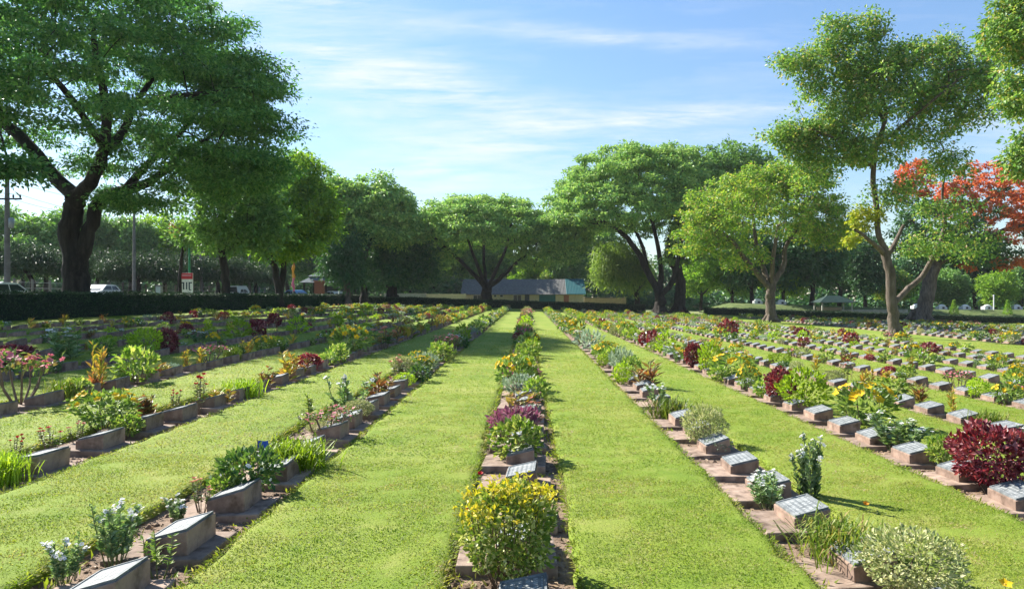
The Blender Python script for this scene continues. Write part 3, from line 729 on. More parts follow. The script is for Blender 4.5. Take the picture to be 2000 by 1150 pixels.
# ---------------------------------------------------------------- grave markers
def wedge(x0, x1, y0, y1, z0, za, zb):
    g = G()
    g.add([(x0, y0, z0), (x1, y0, z0), (x1, y1, z0), (x0, y1, z0), (x0, y0, za), (x1, y0, zb), (x1, y1, zb), (x0, y1, za)],
          [(3, 2, 1, 0), (4, 5, 6, 7), (0, 1, 5, 4), (1, 2, 6, 5), (2, 3, 7, 6), (3, 0, 4, 7)])
    return g
slab_me = []
for i in range(3):
    r = R(60 + i); g = G()
    a = r.normal(size=4) * .012
    add_box(g, -.36 + a[0], .27 + a[1], -.28 + a[2], .28 + a[3], -.14, -.025 + .01 * i)
    slab_me.append(bev(g.mesh('base_slab', M['concrete']), .012, 2))
ped_me = bev(wedge(-.135, .14, -.20, .20, -.03, .066, .134).mesh('pedestal', M['concrete_side']), .007, 2)
def plaque_mesh():
    g = G()
    x0, x1, y = -.123, .13, .188
    zf = lambda x: .066 + (x + .135) / .275 * .068
    d = .016
    def ring(x0, x1, y, o): return [(x0, -y, zf(x0) + o), (x1, -y, zf(x1) + o), (x1, y, zf(x1) + o), (x0, y, zf(x0) + o)]
    v = ring(x0, x1, y, -.004) + ring(x0, x1, y, d) + ring(x0 + .012, x1 - .012, y - .012, d) + ring(x0 + .016, x1 - .016, y - .016, d - .006)
    f = []
    for a in (0, 4, 8):
        for j in range(4): f.append((a + j, a + (j + 1) % 4, a + 4 + (j + 1) % 4, a + 4 + j))
    f.append((12, 13, 14, 15))
    g.add(v, f)
    return g.mesh('plaque', M['plaque'])
plaque_me = plaque_mesh()

PHASE = {0: 6.36, 1: 5.45, -1: 5.5, 2: 7.96, -2: 6.45, 3: 10.6, -3: 9.7, 4: 13.2}
def rowname(k):
    if k == 0: return 'the centre bed'
    return f'the {ORD[abs(k) - 1]} row {"right" if k > 0 else "left"} of centre'
rng = R(101)
slots = []
for k in ROWS:
    ph = PHASE.get(k, rng.uniform(8, 9)); y = ph - math.floor((ph - 3.2) / PITCH) * PITCH
    while y < ROW_FAR - .5:
        slots.append((k, y, rowx(k))); y += PITCH
for i, x in enumerate(XB):
    y = 30 + rng.uniform(0, .8)
    while y < ROW_FAR - .5:
        slots.append((100 + i, y, x)); y += PITCH
def inframe(x, y, m=0):
    px = 1029 + F * x / y; py = 578 + F * (H + T * x - .1) / y
    return -m < px < 2000 + m and py < 1150 + m
slots.sort(key=lambda s: s[1])
main = [s for s in slots if inframe(s[2], s[1], 45) and s[0] < 100]
near, far = main[:300], main[300:] + [s for s in slots if s[0] >= 100 and inframe(s[2], s[1], 300)]
near = sorted(near, key=lambda s: (s[0], s[1])); cnt = {}
GM = 'slanted grave markers standing in rows'
for k, y, x in near:
    cnt[k] = cnt.get(k, 0) + 1
    o = empty('grave_marker', (x + rng.normal() * .012, y + rng.normal() * .02, float(gz(x)) + rng.normal() * .008), rng.normal() * .03)
    o.rotation_euler[0] = rng.normal() * .022; o.rotation_euler[1] = rng.normal() * .03
    tag(o, f'low slanted grave marker, {ordn(cnt[k])} from the front in {rowname(k)}', 'grave marker', GM)
    sl = link('base_slab', slab_me[rng.integers(3)], o); sl.scale = (.62 if k > 2 else 1, .84 if k > 2 else 1, 1); link('pedestal', ped_me, o); link('plaque', plaque_me, o)
g = G()
for k, y, x in far:
    z = float(gz(x)); a = rng.normal(size=3) * .02
    for w, mi in ((wedge(-.2, .18, -.24, .24, -.1, -.02, -.02), 0), (wedge(-.135, .14, -.20, .20, -.03, .066, .134), 0)):
        w.v[0] = w.v[0] + np.array([x + a[0], y + a[1], z]); g.merge(w, mi)
    w = wedge(-.123, .13, -.188, .188, .05, .081, .148); w.v[0] = w.v[0] + np.array([x + a[0], y + a[1], z]); g.merge(w, 1)
tag(g.obj('far_grave_marker_rows', [M['concrete'], M['plaque']]), 'rows of small grave markers fading into the far part of the grounds', 'grave markers', kind='stuff')

# ---------------------------------------------------------------- plants
LV = {}
def lv(name, cols, gain=1.4, **k): LV[name] = foliage('leaf_' + name, cols, gain=gain, **k)
lv('vinca', [(.07, .13, .05), (.12, .18, .085), (.24, .29, .18)], trans=.3)
lv('allamanda', [(.06, .11, .025), (.10, .16, .035), (.17, .22, .07)], trans=.3)
lv('croton_gold', [(.08, .13, .025), (.22, .23, .03), (.40, .33, .05), (.38, .22, .06), (.14, .10, .03)], trans=.3, tint=(1.2, 1.1, .6))
lv('croton_red', [(.07, .11, .03), (.20, .19, .05), (.30, .13, .05), (.12, .045, .03), (.07, .08, .03)], trans=.3, tint=(1.2, 1.0, .6))
lv('copperleaf', [(.045, .008, .014), (.09, .012, .02), (.15, .03, .04), (.24, .10, .10)], trans=.3, tint=(1.6, .8, .7), rough=.35, spec=.5)
lv('lime', [(.11, .18, .012), (.18, .26, .018), (.27, .33, .03)], trans=.4)
lv('tuft', [(.08, .14, .02), (.13, .19, .025), (.22, .24, .05), (.26, .17, .07)], gain=1.15, trans=.35, pos=[0, .45, .85, 1])
lv('rose', [(.05, .09, .03), (.09, .13, .045), (.16, .10, .05)], trans=.3)
lv('variegated', [(.10, .14, .04), (.22, .26, .10), (.36, .37, .17), (.44, .42, .25)], gain=1.1, trans=.3, tint=(1.1, 1.1, .8))
lv('purple', [(.10, .03, .05), (.19, .065, .11), (.27, .15, .17), (.12, .13, .05)], gain=1.15, trans=.3, tint=(1.3, .8, 1.1))
lv('silver', [(.12, .17, .10), (.22, .27, .18), (.32, .36, .27)], trans=.25, tint=(1, 1.1, .9))
lv('yellowtop', [(.26, .29, .02), (.44, .40, .03), (.46, .36, .05)], gain=1.2, trans=.35, tint=(1.1, 1.05, .5))
lv('yellowlow', [(.07, .13, .02), (.13, .20, .03), (.25, .29, .06), (.44, .44, .22)], gain=1.6, trans=.3, tint=(1.1, 1.1, .7))
lv('deep', [(.025, .065, .02), (.055, .11, .03), (.13, .18, .05)], trans=.25)
lv('green', [(.06, .12, .02), (.11, .18, .03), (.2, .25, .06), (.34, .34, .13)], trans=.35)
def petal(name, cols): return foliage('petal_' + name, cols, trans=.3, tint=(1, 1, 1), rough=.6, vary=.05, spec=.2)
PT = {'white': petal('white', [(.66, .68, .66), (.8, .8, .78)]), 'yellow': petal('yellow', [(.62, .40, .008), (.72, .5, .02)]), 'pink': petal('pink', [(.55, .12, .2), (.65, .25, .3)]),
      'red': petal('red', [(.38, .012, .02), (.5, .03, .03)]), 'salmon': petal('salmon', [(.6, .22, .14), (.62, .34, .22)]), 'orange': petal('orange', [(.6, .2, .015), (.65, .33, .02)])}
EYE = plain('flower_eye', (.45, .3, .04), .8)

def ball(rng, n, w, h, base, shell):
    d = unit(rng.normal(size=(n, 3))); r = (shell + (1 - shell) * rng.random(n) ** .5)[:, None]
    bump = 1 + .16 * np.sin(d[:, :1] * 5 + rng.random() * 6) * np.cos(d[:, 1:2] * 4 + d[:, 2:] * 5 + rng.random() * 6)
    q = d * r * bump
    c = h * (base + (1 - base) / 2)
    return q * np.array([w / 2, w / 2, h * (1 - base) / 2]) + np.array([0, 0, c]), d
def stems_to(rng, g, tips, r=.006, z0=-.06, spread=.15):
    for t in tips:
        a = np.array([t[0] * spread, t[1] * spread, z0]); m = (a + t) / 2 + np.array([t[0] * .1, t[1] * .1, -.05 * t[2]]) + rng.normal(size=3) * .015
        add_tube(g, [a, (a + m) / 2, m, (m + t) / 2, t], np.linspace(r, r * .45, 5), 0, 5)
def bush(rng, w, h, n, L, Wd, base=.1, shell=.5, up=.5, nst=8):
    g = G(); P, d = ball(rng, n, w, h, base, shell)
    D = unit(d + rng.normal(size=(n, 3)) * .6 + np.array([0, 0, up])); N = unit(d + np.array([0, 0, .6]) + rng.normal(size=(n, 3)) * .5)
    s = rng.uniform(.6, 1.3, n); add_leaves(g, P, D, N, L * s, Wd * s)
    st = G(); T_, _ = ball(rng, nst, w * .8, h * .85, base, .5); stems_to(rng, st, T_)
    return g, st
def stalks(rng, w, h, ns, nl, L, Wd, start=.2, up=.7, r=.005):
    g, st, tips = G(), G(), []
    for i in range(ns):
        a = rng.uniform(0, 6.283); q = rng.random() ** .6 * w / 2
        t = np.array([math.cos(a) * q, math.sin(a) * q, h * rng.uniform(.6, 1.0)]); b = np.array([t[0] * .35, t[1] * .35, -.06])
        m = (b + t) / 2 + rng.normal(size=3) * .02
        s = np.linspace(0, 1, 6)[:, None]; pts = (1 - s) ** 2 * b + 2 * s * (1 - s) * m + s * s * t
        add_tube(st, pts, np.linspace(r, r * .5, 6), 0, 5)
        u = rng.uniform(start, 1, nl)[:, None]; P = (1 - u) ** 2 * b + 2 * u * (1 - u) * m + u * u * t
        an = rng.uniform(0, 6.283, nl)
        D = unit(np.stack([np.cos(an), np.sin(an), np.full(nl, up)], -1) + rng.normal(size=(nl, 3)) * .25); N = unit(np.array([0, 0, 1.0]) + rng.normal(size=(nl, 3)) * .4)
        sc = rng.uniform(.6, 1.25, nl) * (1.15 - .5 * u[:, 0] ** 3); add_leaves(g, P, D, N, L * sc, Wd * sc)
        tips.append(t)
    return g, st, tips
def tuft(rng, w, h, n, Wd):
    g = G()
    for i in range(n):
        a = rng.uniform(0, 6.283); b = np.array([*(rng.normal(size=2) * w * .2), -.06]); out = np.array([math.cos(a), math.sin(a), 0])
        l = h * rng.uniform(.7, 1.25); o = w / 2 * rng.uniform(.2, 1.0)
        p = [b, b + out * o * .25 + [0, 0, l * .55], b + out * o * .65 + [0, 0, l * .9], b + out * o + [0, 0, l * rng.uniform(.6, 1.0)]]
        sd = np.array([-out[1], out[0], 0]) * Wd / 2
        v = []
        for q, s in zip(p, (.7, 1, .8, .06)): v += [q + sd * s, q - sd * s]
        g.add(v, [(0, 1, 3, 2), (2, 3, 5, 4), (4, 5, 7, 6)])
    return g
def flower_mesh(kind, mat):
    """unit flower of radius 1 facing +Z"""
    g = G()
    npet, cup = {'vinca': (5, .1), 'bell': (5, .45), 'rose': (5, .8), 'cluster': (5, .2)}[kind]
    rings = [(1.0, cup, 0), (.7, cup * 1.3, .6)] if kind == 'rose' else [(1.0, cup, 0)]
    for rr_, cp, off in rings:
        a = np.arange(npet) * 2 * math.pi / npet + off
        D = np.stack([np.cos(a), np.sin(a), np.full(npet, cp)], -1)
        add_leaves(g, np.tile([0, 0, .02], (npet, 1)), D, np.tile([0, 0, 1.0], (npet, 1)), rr_, rr_ * 1.05, 0, .1)
    an = np.linspace(0, 2 * math.pi, 6, endpoint=False)
    g.add(np.vstack([np.stack([np.cos(an) * .2, np.sin(an) * .2, np.full(6, .12)], -1), [[0, 0, .24]]]), [(i, (i + 1) % 6, 6) for i in range(6)], 1)
    return g
FK = {'vinca': 'vinca', 'allamanda': 'bell', 'rose': 'rose', 'pinkshrub': 'cluster'}
FCACHE = {}
def add_flower(g, kind, pos, nrm, s, mi, eye):
    f = FCACHE.setdefault(kind, flower_mesh(kind, None))
    q = Vector(nrm).to_track_quat('Z', 'Y').to_matrix()
    Rm = np.array(q)
    n0 = g.n
    g.v += [(v * s) @ Rm.T + pos for v in f.v]; g.n += f.n
    off = n0
    for ff, m, _ in f.f: g.f.append((ff + off, mi if m == 0 else eye, False))

# species: build(rng, q) -> foliage G, stem G, flowers [(pos, normal, size)]; q thins the leaves for far copies and makes each larger
def up_n(rng, d=None, s=.4):
    v = np.array([0, 0, 1.0]) + rng.normal(size=3) * s
    return v if d is None else v + d
def sp_vinca(rng, q):
    g, st, tips = stalks(rng, .42, .36, int(13 * max(q, .5)), int(52 * q) + 3, .052 / q ** .4, .03 / q ** .4)
    fl = [(t + rng.normal(size=3) * np.array([.018, .018, .012]), up_n(rng), .018 / q ** .45) for t in tips for _ in range(5 if q > .6 else 3)]
    return g, st, fl
def sp_allamanda(rng, q):
    g, st = bush(rng, .48, .40, int(520 * q), .07 / q ** .45, .03 / q ** .45, .12, .4)
    fl = []
    for i in range(20):
        d = unit(rng.normal(size=3)); d[2] = abs(d[2]) * .8 + .15
        fl.append((d * np.array([.25, .25, .2]) + np.array([0, 0, .24]), d + np.array([0, -.3, .3]), .042 / q ** .25))
    return g, st, fl
def sp_croton(rng, q):
    g, st, tips = stalks(rng, .36, .38, int(9 * max(q, .5)), int(34 * q) + 3, .10 / q ** .35, .032 / q ** .35, .15, .9)
    return g, st, []
def sp_copper(rng, q):
    g, st = bush(rng, .46, .42, int(1900 * q), .042 / q ** .45, .028 / q ** .45, .05, .5, .4)
    return g, st, []
def sp_lime(rng, q):
    g, st = bush(rng, .40, .38, int(1100 * q), .04 / q ** .45, .02 / q ** .45, .04, .6, .7)
    return g, st, []
def sp_tuft(rng, q):
    return tuft(rng, .5, .24, int(520 * max(q, .3)), .009 / q ** .5), G(), []
def sp_rose(rng, q):
    g, st, tips = stalks(rng, .36, .42, 7, int(20 * q) + 3, .045 / q ** .4, .026 / q ** .4, .35, .3)
    fl = [(t, up_n(rng, s=.3), .034 / q ** .2) for t in tips[:6]]
    return g, st, fl
def sp_varieg(rng, q):
    g, st = bush(rng, .46, .36, int(3000 * q), .028 / q ** .45, .014 / q ** .45, .03, .55, .5)
    return g, st, []
def sp_purple(rng, q):
    g, st = bush(rng, .5, .22, int(520 * q), .065 / q ** .45, .035 / q ** .45, .0, .35, .6)
    return g, st, []
def sp_silver(rng, q):
    g, st = bush(rng, .46, .24, int(800 * q), .045 / q ** .45, .017 / q ** .45, .0, .4, .9)
    return g, st, []
def sp_deep(rng, q):
    g, st = bush(rng, .46, .32, int(700 * q), .06 / q ** .45, .034 / q ** .45, .04, .5, .3)
    P, d = ball(rng, 16, .48, .34, .1, .95)
    return g, st, [(p, dd + np.array([0, -.2, .4]), .018 / q ** .3) for p, dd in zip(P, d) if p[2] > .1]
def sp_green(rng, q):
    g, st = bush(rng, .42, .34, int(520 * q), .065 / q ** .45, .036 / q ** .45, .08, .45, .5)
    return g, st, []
def sp_pink(rng, q):
    g, st = G(), G(); fl = []
    tips = [np.array([math.cos(a) * .2, math.sin(a) * .2, rng.uniform(.26, .34)]) for a in np.linspace(0, 6.28, 8)[:-1]]
    for t in tips:
        stems_to(rng, st, [t], .013, -.06, .12)
        n = int(38 * q) + 2
        P = t + rng.normal(size=(n, 3)) * np.array([.06, .06, .035]); D = unit(rng.normal(size=(n, 3)) + np.array([0, 0, .5]))
        add_leaves(g, P, D, unit(np.array([0, 0, 1.0]) + rng.normal(size=(n, 3)) * .5), .055 / q ** .4, .026 / q ** .4)
        for _ in range(7 if q > .5 else 4): fl.append((t + rng.normal(size=3) * np.array([.06, .06, .03]) + np.array([0, 0, .03]), up_n(rng), .026 / q ** .3))
    return g, st, fl
def sp_sapling(rng, q):
    g, st, tips = stalks(rng, .14, .28, 4, int(20 * q) + 3, .05 / q ** .4, .02 / q ** .4, .35, .6, .004)
    return g, st, []
SPEC = {  # key: (builder, leaf material, petal, object name, plain words, category, width, height)
    'vinca': (sp_vinca, 'vinca', 'white', 'periwinkle', 'white flowered periwinkle', 'flowering plant', .42, .36),
    'allamanda': (sp_allamanda, 'allamanda', 'yellow', 'yellow_trumpet_bush', 'big yellow flowered bush', 'flowering bush', .5, .44),
    'croton': (sp_croton, 'croton_gold', None, 'croton', 'upright golden orange leaved croton', 'shrub', .4, .4),
    'redcroton': (sp_croton, 'croton_red', None, 'croton', 'upright reddish leaved croton', 'shrub', .4, .4),
    'copper': (sp_copper, 'copperleaf', None, 'copperleaf_bush', 'dark wine red bush', 'bush', .5, .44),
    'lime': (sp_lime, 'lime', None, 'golden_bush', 'rounded bright lime green bush', 'bush', .42, .4),
    'tuft': (sp_tuft, 'tuft', None, 'strappy_plant', 'grassy clump of arching leaves', 'clump', .6, .26),
    'limetuft': (sp_tuft, 'lime', None, 'strappy_plant', 'lime green grassy clump', 'clump', .6, .26),
    'rose': (sp_rose, 'rose', 'red', 'rose_bush', 'thin stemmed red rose bush', 'rose', .38, .44),
    'pinkrose': (sp_rose, 'rose', 'salmon', 'rose_bush', 'thin stemmed salmon rose bush', 'rose', .38, .44),
    'varieg': (sp_varieg, 'variegated', None, 'variegated_shrub', 'dense cream and green shrub', 'shrub', .48, .38),
    'purple': (sp_purple, 'purple', None, 'purple_plant', 'low purple pink leaved plant', 'bedding plant', .54, .24),
    'silver': (sp_silver, 'silver', None, 'silver_plant', 'low silvery green plant', 'bedding plant', .5, .26),
    'deep': (sp_deep, 'deep', 'white', 'ixora_bush', 'dense dark pale flowered bush', 'bush', .5, .36),
    'green': (sp_green, 'green', None, 'leafy_shrub', 'leafy light green shrub', 'shrub', .46, .36),
    'pink': (sp_pink, 'rose', 'pink', 'desert_rose', 'bare branched pink flowered shrub', 'flowering shrub', .5, .4),
    'sapling': (sp_sapling, 'green', None, 'sapling', 'slender sparse young plant', 'young plant', .16, .3),
}
def sp_yellowtop(rng):
    """vase of woody stems, cream and green below, bright yellow young leaves on top"""
    lo, hi, st = G(), G(), G()
    tips = []
    for i in range(64):
        a = rng.uniform(0, 6.283); q = rng.random() ** .5
        tips.append(np.array([math.cos(a) * q * .27, math.sin(a) * q * .27, (.53 - .12 * q ** 3 + rng.normal() * .045)]))
    stems_to(rng, st, tips[:26], .006, -.06, .3)
    n = 3300
    P, d = ball(rng, n, .54, .54, .06, .42)
    D = unit(d + rng.normal(size=(n, 3)) * .6 + [0, 0, .4]); N = unit(d + rng.normal(size=(n, 3)) * .5); s = rng.uniform(.6, 1.3, n)
    add_leaves(lo, P, D, N, .04 * s, .023 * s)
    for t in tips:
        n = 11; P = t + rng.normal(size=(n, 3)) * np.array([.03, .03, .018])
        add_leaves(hi, P, unit(rng.normal(size=(n, 3)) + [0, 0, .7]), unit(np.array([0, 0, 1.0]) + rng.normal(size=(n, 3)) * .5), .036, .021)
    return lo, hi, st

PROTO = {}
def get_proto(sp, tier, var):
    key = (sp, tier, var)
    if key in PROTO: return PROTO[key]
    b, lm, pt, *_ = SPEC[sp]
    rng = R(hash_of(sp) + tier * 17 + var)
    g, st, fl = b(rng, {0: 1.0, 1: .55, 2: .16}[tier])
    mats = [LV[lm], M['stem'] if sp not in ('vinca', 'sapling') else M['green_stem'], PT[pt or 'white'], EYE]
    fk = FK.get({'pink': 'pinkshrub', 'pinkrose': 'rose', 'deep': 'vinca'}.get(sp, sp))
    if tier == 2:
        a = G(); a.merge(g, 0); a.merge(st, 1)
        for p, n, s in fl: add_flower(a, fk, p, n, s, 2, 3)
        res = dict(whole=a.mesh(SPEC[sp][3], mats), G=a, mats=mats)
    else:
        res = dict(foliage=g.mesh('foliage', mats[0]), stem=st.mesh('stem', mats[1]) if st.n else None)
        if fl and tier == 1:
            a = G()
            for p, n, s in fl: add_flower(a, fk, p, n, s, 0, 1)
            res['blossom'] = a.mesh('blossom', [mats[2], EYE])
        elif fl:
            res['flowers'] = fl[:48]; a = G(); add_flower(a, fk, np.zeros(3), (0, 0, 1), 1, 0, 1); res['flower_me'] = a.mesh('flower', [mats[2], EYE])
    PROTO[key] = res
    return res
def hash_of(s): return sum(ord(c) * (i + 3) for i, c in enumerate(s)) * 31
prng = R(500)
PLANTS = []     # (sp, x, y, w, h, hero label or None)
def hero(sp, px, py, w, h, label=None):
    x, y = ground_at(px, py); k = y / F
    PLANTS.append((sp, x, y, w * k, h * k, label))
HERO = [
 # centre bed
 ('green', 1010, 893, 112, 78), ('purple', 1008, 838, 105, 44), ('purple', 985, 850, 60, 36), ('pinkrose', 1030, 815, 60, 45), ('croton', 1015, 795, 90, 36), ('silver', 1018, 768, 82, 38), ('purple', 1018, 735, 72, 24), ('lime', 1022, 715, 46, 22), ('green', 1026, 702, 44, 34),
 # first left
 ('vinca', 120, 1125, 90, 80), ('vinca', 222, 1085, 120, 112), ('sapling', 310, 1110, 66, 82), ('pinkrose', 393, 990, 70, 70), ('deep', 482, 955, 125, 88), ('limetuft', 572, 908, 165, 66),
 ('pink', 640, 852, 92, 56), ('sapling', 600, 812, 40, 50), ('vinca', 683, 795, 92, 74), ('redcroton', 742, 778, 76, 60), ('lime', 790, 752, 44, 26), ('pinkrose', 788, 738, 66, 50), ('silver', 830, 722, 60, 34), ('green', 865, 705, 50, 34), ('pink', 872, 690, 50, 34),
 # second left
 ('limetuft', 0, 930, 110, 60), ('rose', 32, 890, 40, 44), ('rose', 98, 878, 70, 50), ('allamanda', 203, 835, 120, 80), ('redcroton', 298, 812, 74, 46), ('rose', 388, 800, 66, 72), ('croton', 436, 787, 62, 38), ('limetuft', 476, 772, 90, 42), ('redcroton', 515, 758, 50, 44), ('croton', 552, 742, 70, 58), ('redcroton', 590, 730, 50, 36),
 ('allamanda', 686, 692, 74, 58), ('pinkrose', 748, 680, 62, 52), ('green', 640, 712, 40, 24), ('croton', 800, 662, 50, 40),
 # third left
 ('pink', 40, 785, 110, 100), ('tuft', 125, 775, 70, 46), ('croton', 195, 748, 54, 82), ('green', 266, 745, 80, 66), ('croton', 322, 732, 52, 32), ('croton', 368, 722, 28, 42), ('pink', 410, 708, 58, 34), ('tuft', 452, 702, 40, 34), ('croton', 482, 694, 34, 38), ('allamanda', 515, 688, 42, 34), ('lime', 538, 682, 34, 28), ('copper', 28, 715, 80, 44),
 # shaded rows further left
 ('vinca', 140, 700, 100, 60), ('lime', 283, 692, 62, 54), ('copper', 326, 688, 44, 48), ('lime', 466, 662, 48, 36), ('copper', 502, 660, 34, 36), ('vinca', 390, 668, 46, 28), ('lime', 582, 650, 40, 30), ('green', 200, 690, 46, 30),
 ('green', 440, 968, 60, 44), ('varieg', 700, 812, 60, 34), ('vinca', 350, 1010, 60, 46), ('pinkrose', 150, 862, 50, 46), ('green', 248, 848, 60, 40), ('rose', 345, 800, 46, 44), ('green', 150, 772, 50, 34), ('varieg', 620, 845, 44, 26),
 # first right
 ('varieg', 1782, 1150, 195, 122), ('tuft', 1648, 1078, 205, 78), ('vinca', 1585, 968, 88, 120), ('vinca', 1500, 980, 98, 62), ('croton', 1375, 850, 30, 30), ('silver', 1405, 878, 60, 24), ('tuft', 1310, 808, 110, 40), ('vinca', 1290, 790, 60, 44), ('redcroton', 1262, 756, 84, 60), ('silver', 1215, 722, 56, 44), ('allamanda', 1186, 700, 48, 34), ('silver', 1150, 680, 50, 34), ('vinca', 1128, 665, 40, 26),
 # second right
 ('copper', 1935, 950, 150, 128), ('green', 1842, 905, 60, 58), ('vinca', 1762, 872, 130, 68), ('allamanda', 1690, 828, 112, 82), ('lime', 1570, 797, 92, 80), ('copper', 1524, 782, 62, 66), ('allamanda', 1432, 738, 82, 50), ('lime', 1387, 728, 46, 62), ('copper', 1354, 716, 36, 48), ('vinca', 1330, 705, 46, 44), ('lime', 1300, 690, 42, 40), ('copper', 1275, 678, 24, 34),
 # third right and further
 ('croton', 1862, 803, 36, 48), ('tuft', 1932, 832, 76, 40), ('redcroton', 1796, 784, 54, 44), ('green', 1737, 770, 72, 32), ('croton', 1690, 757, 44, 48), ('rose', 1655, 742, 40, 44), ('lime', 1522, 714, 46, 26), ('copper', 1422, 660, 36, 36), ('croton', 1590, 722, 30, 32), ('redcroton', 1660, 715, 40, 34), ('croton', 1735, 745, 42, 26), ('green', 1802, 712, 44, 28), ('allamanda', 1985, 762, 44, 46), ('copper', 1815, 692, 34, 24), ('copper', 1662, 672, 28, 22), ('copper', 1565, 658, 28, 18), ('pink', 1998, 780, 40, 28)]
for h_ in HERO: hero(*h_)
# the rest of the beds, filled slot by slot
TASTE = {0: 'purple purple croton green silver pink pinkrose redcroton purple green varieg lime', 1: 'silver allamanda green vinca croton green silver varieg', -1: 'green silver vinca pinkrose deep croton varieg green',
         2: 'allamanda lime green vinca croton lime green allamanda varieg', -2: 'allamanda croton pinkrose lime croton green redcroton croton'}
MIX = 'allamanda croton lime vinca green tuft pinkrose varieg green croton silver allamanda lime vinca redcroton pink copper deep green'
for k, y, x in slots:
    if k >= 100: continue
    for rep_ in range(2):
        yy = y + PITCH / 2 + prng.normal() * .06; xx = x + prng.normal() * .07
        if rep_:
            yy = y + prng.normal() * .08; xx = x + prng.choice([-.24, .2])
        if yy > ROW_FAR - .3 or not inframe(xx, yy, 60): continue
        if any(abs(p[1] - xx) < .7 and abs(p[2] - yy) < (max(.40, p[3] * .55 + .1) if rep_ == 0 else p[3] * .5) for p in PLANTS): continue
        nearp = {0: 1.0, 1: .95, -1: .95, -2: .95, 2: .95, 3: .75, 4: .68}.get(k, .6 if k > 0 else .8 if k > -4 else .5)
        if yy < 4.9 or (k == 0 and yy < 6.9) or (yy < 8.2 and k in (1, -1)): continue
        if yy < 12 and k: nearp *= .35 if abs(k) < 3 else .7
        if yy > 26: nearp = max(nearp, .92 if -5 < k < 3 else .66)
        if rep_: nearp = (.5 if k in (0, 1, -1, -2, 2) else .22) * (yy > 13 or k == 0)
        if prng.random() > nearp: continue
        sp = prng.choice((TASTE.get(k, MIX) if k in TASTE and prng.random() < .75 else MIX).split())
        s = prng.uniform(.75, 1.3) * (1.0 if abs(k) <= 2 else .8) * (.8 if rep_ else 1) * (1.15 if yy > 30 else 1)
        w0, h0 = SPEC[sp][6:8]
        PLANTS.append((sp, xx, yy, w0 * s, h0 * s * prng.uniform(.8, 1.15), None))
PLANTS.sort(key=lambda p: p[2])
Z_IND = 50.0
def row_of(x):
    return int(np.clip(round((x + .05) / ROW), -8, 8))
farG = {}
pc = {}
for sp, x, y, w, h, lab in PLANTS:
    b, lm, pt, nm, words, cat, w0, h0 = SPEC[sp]
    tier = 0 if y < 9.5 else 1 if y < 20 else 2
    p = get_proto(sp, tier, int(prng.integers(3)))
    sx, sz = w / w0, h / h0; rz = prng.uniform(0, 6.283)
    z = float(gz(x)) - .01
    if y > Z_IND:
        g = farG.setdefault(sp, (G(), p['mats']))[0]
        c, s_ = math.cos(rz), math.sin(rz); Rm = np.array([[c, -s_, 0], [s_, c, 0], [0, 0, 1]]) @ np.diag([sx, sx, sz])
        n0 = g.n; src = p['G']
        g.v += [v @ Rm.T + np.array([x, y, z]) for v in src.v]; g.n += src.n
        g.f += [(f + n0, m, s2) for f, m, s2 in src.f]
        continue
    if tier == 2: o = link(nm, p['whole'])
    else:
        o = empty(nm, (0, 0, 0))
        link('foliage', p['foliage'], o)
        if p['stem']: link('stem', p['stem'], o)
        if 'blossom' in p: link('blossom', p['blossom'], o)
        for pos, nrm, s in p.get('flowers', []):
            f = link('flower', p['flower_me'], o); f.location = pos; f.rotation_euler = Vector(nrm).to_track_quat('Z', 'Y').to_euler()
            f.scale = (s / sx ** .5,) * 3
    o.location = (x, y, z); o.rotation_euler = (0, 0, rz); o.scale = (sx, sx, sz)
    k = row_of(x); pc[(sp, k)] = pc.get((sp, k), 0) + 1
    tag(o, lab or f'{words}, {ordn(pc[(sp, k)])} from the front in {rowname(k)}', cat, f'{words} planted along the grave rows')
lo, hi, st = sp_yellowtop(R(71))
x, y = ground_at(992, 1128)
o = empty('yellow_shrub', (x, y, float(gz(x)))); tag(o, 'vase shaped shrub with bright yellow top leaves, nearest plant in the centre bed', 'shrub')
lo.obj('foliage', LV['yellowlow'], o); hi.obj('young_foliage', LV['yellowtop'], o); st.obj('stem', M['stem'], o)
# far plots
rb = R(88)
for k, y, x in slots:
    if k < 100 or not inframe(x, y, 250) or rb.random() > .75: continue
    sp = rb.choice(MIX.split()); p = get_proto(sp, 2, int(rb.integers(3))); g = farG.setdefault(sp, (G(), p['mats']))[0]
    s = rb.uniform(.7, 1.2); a = rb.uniform(0, 6.28); c, s_ = math.cos(a), math.sin(a); Rm = np.array([[c, -s_, 0], [s_, c, 0], [0, 0, 1]]) * s
    n0 = g.n; g.v += [v @ Rm.T + np.array([x, y + .42, float(gz(x))]) for v in p['G'].v]; g.n += p['G'].n; g.f += [(f + n0, m, q) for f, m, q in p['G'].f]
for sp, (g, mats) in farG.items():
    tag(g.obj('far_' + SPEC[sp][3] + '_planting', mats), f'{SPEC[sp][4]} massed in the far part of the rows', 'planting', kind='stuff')

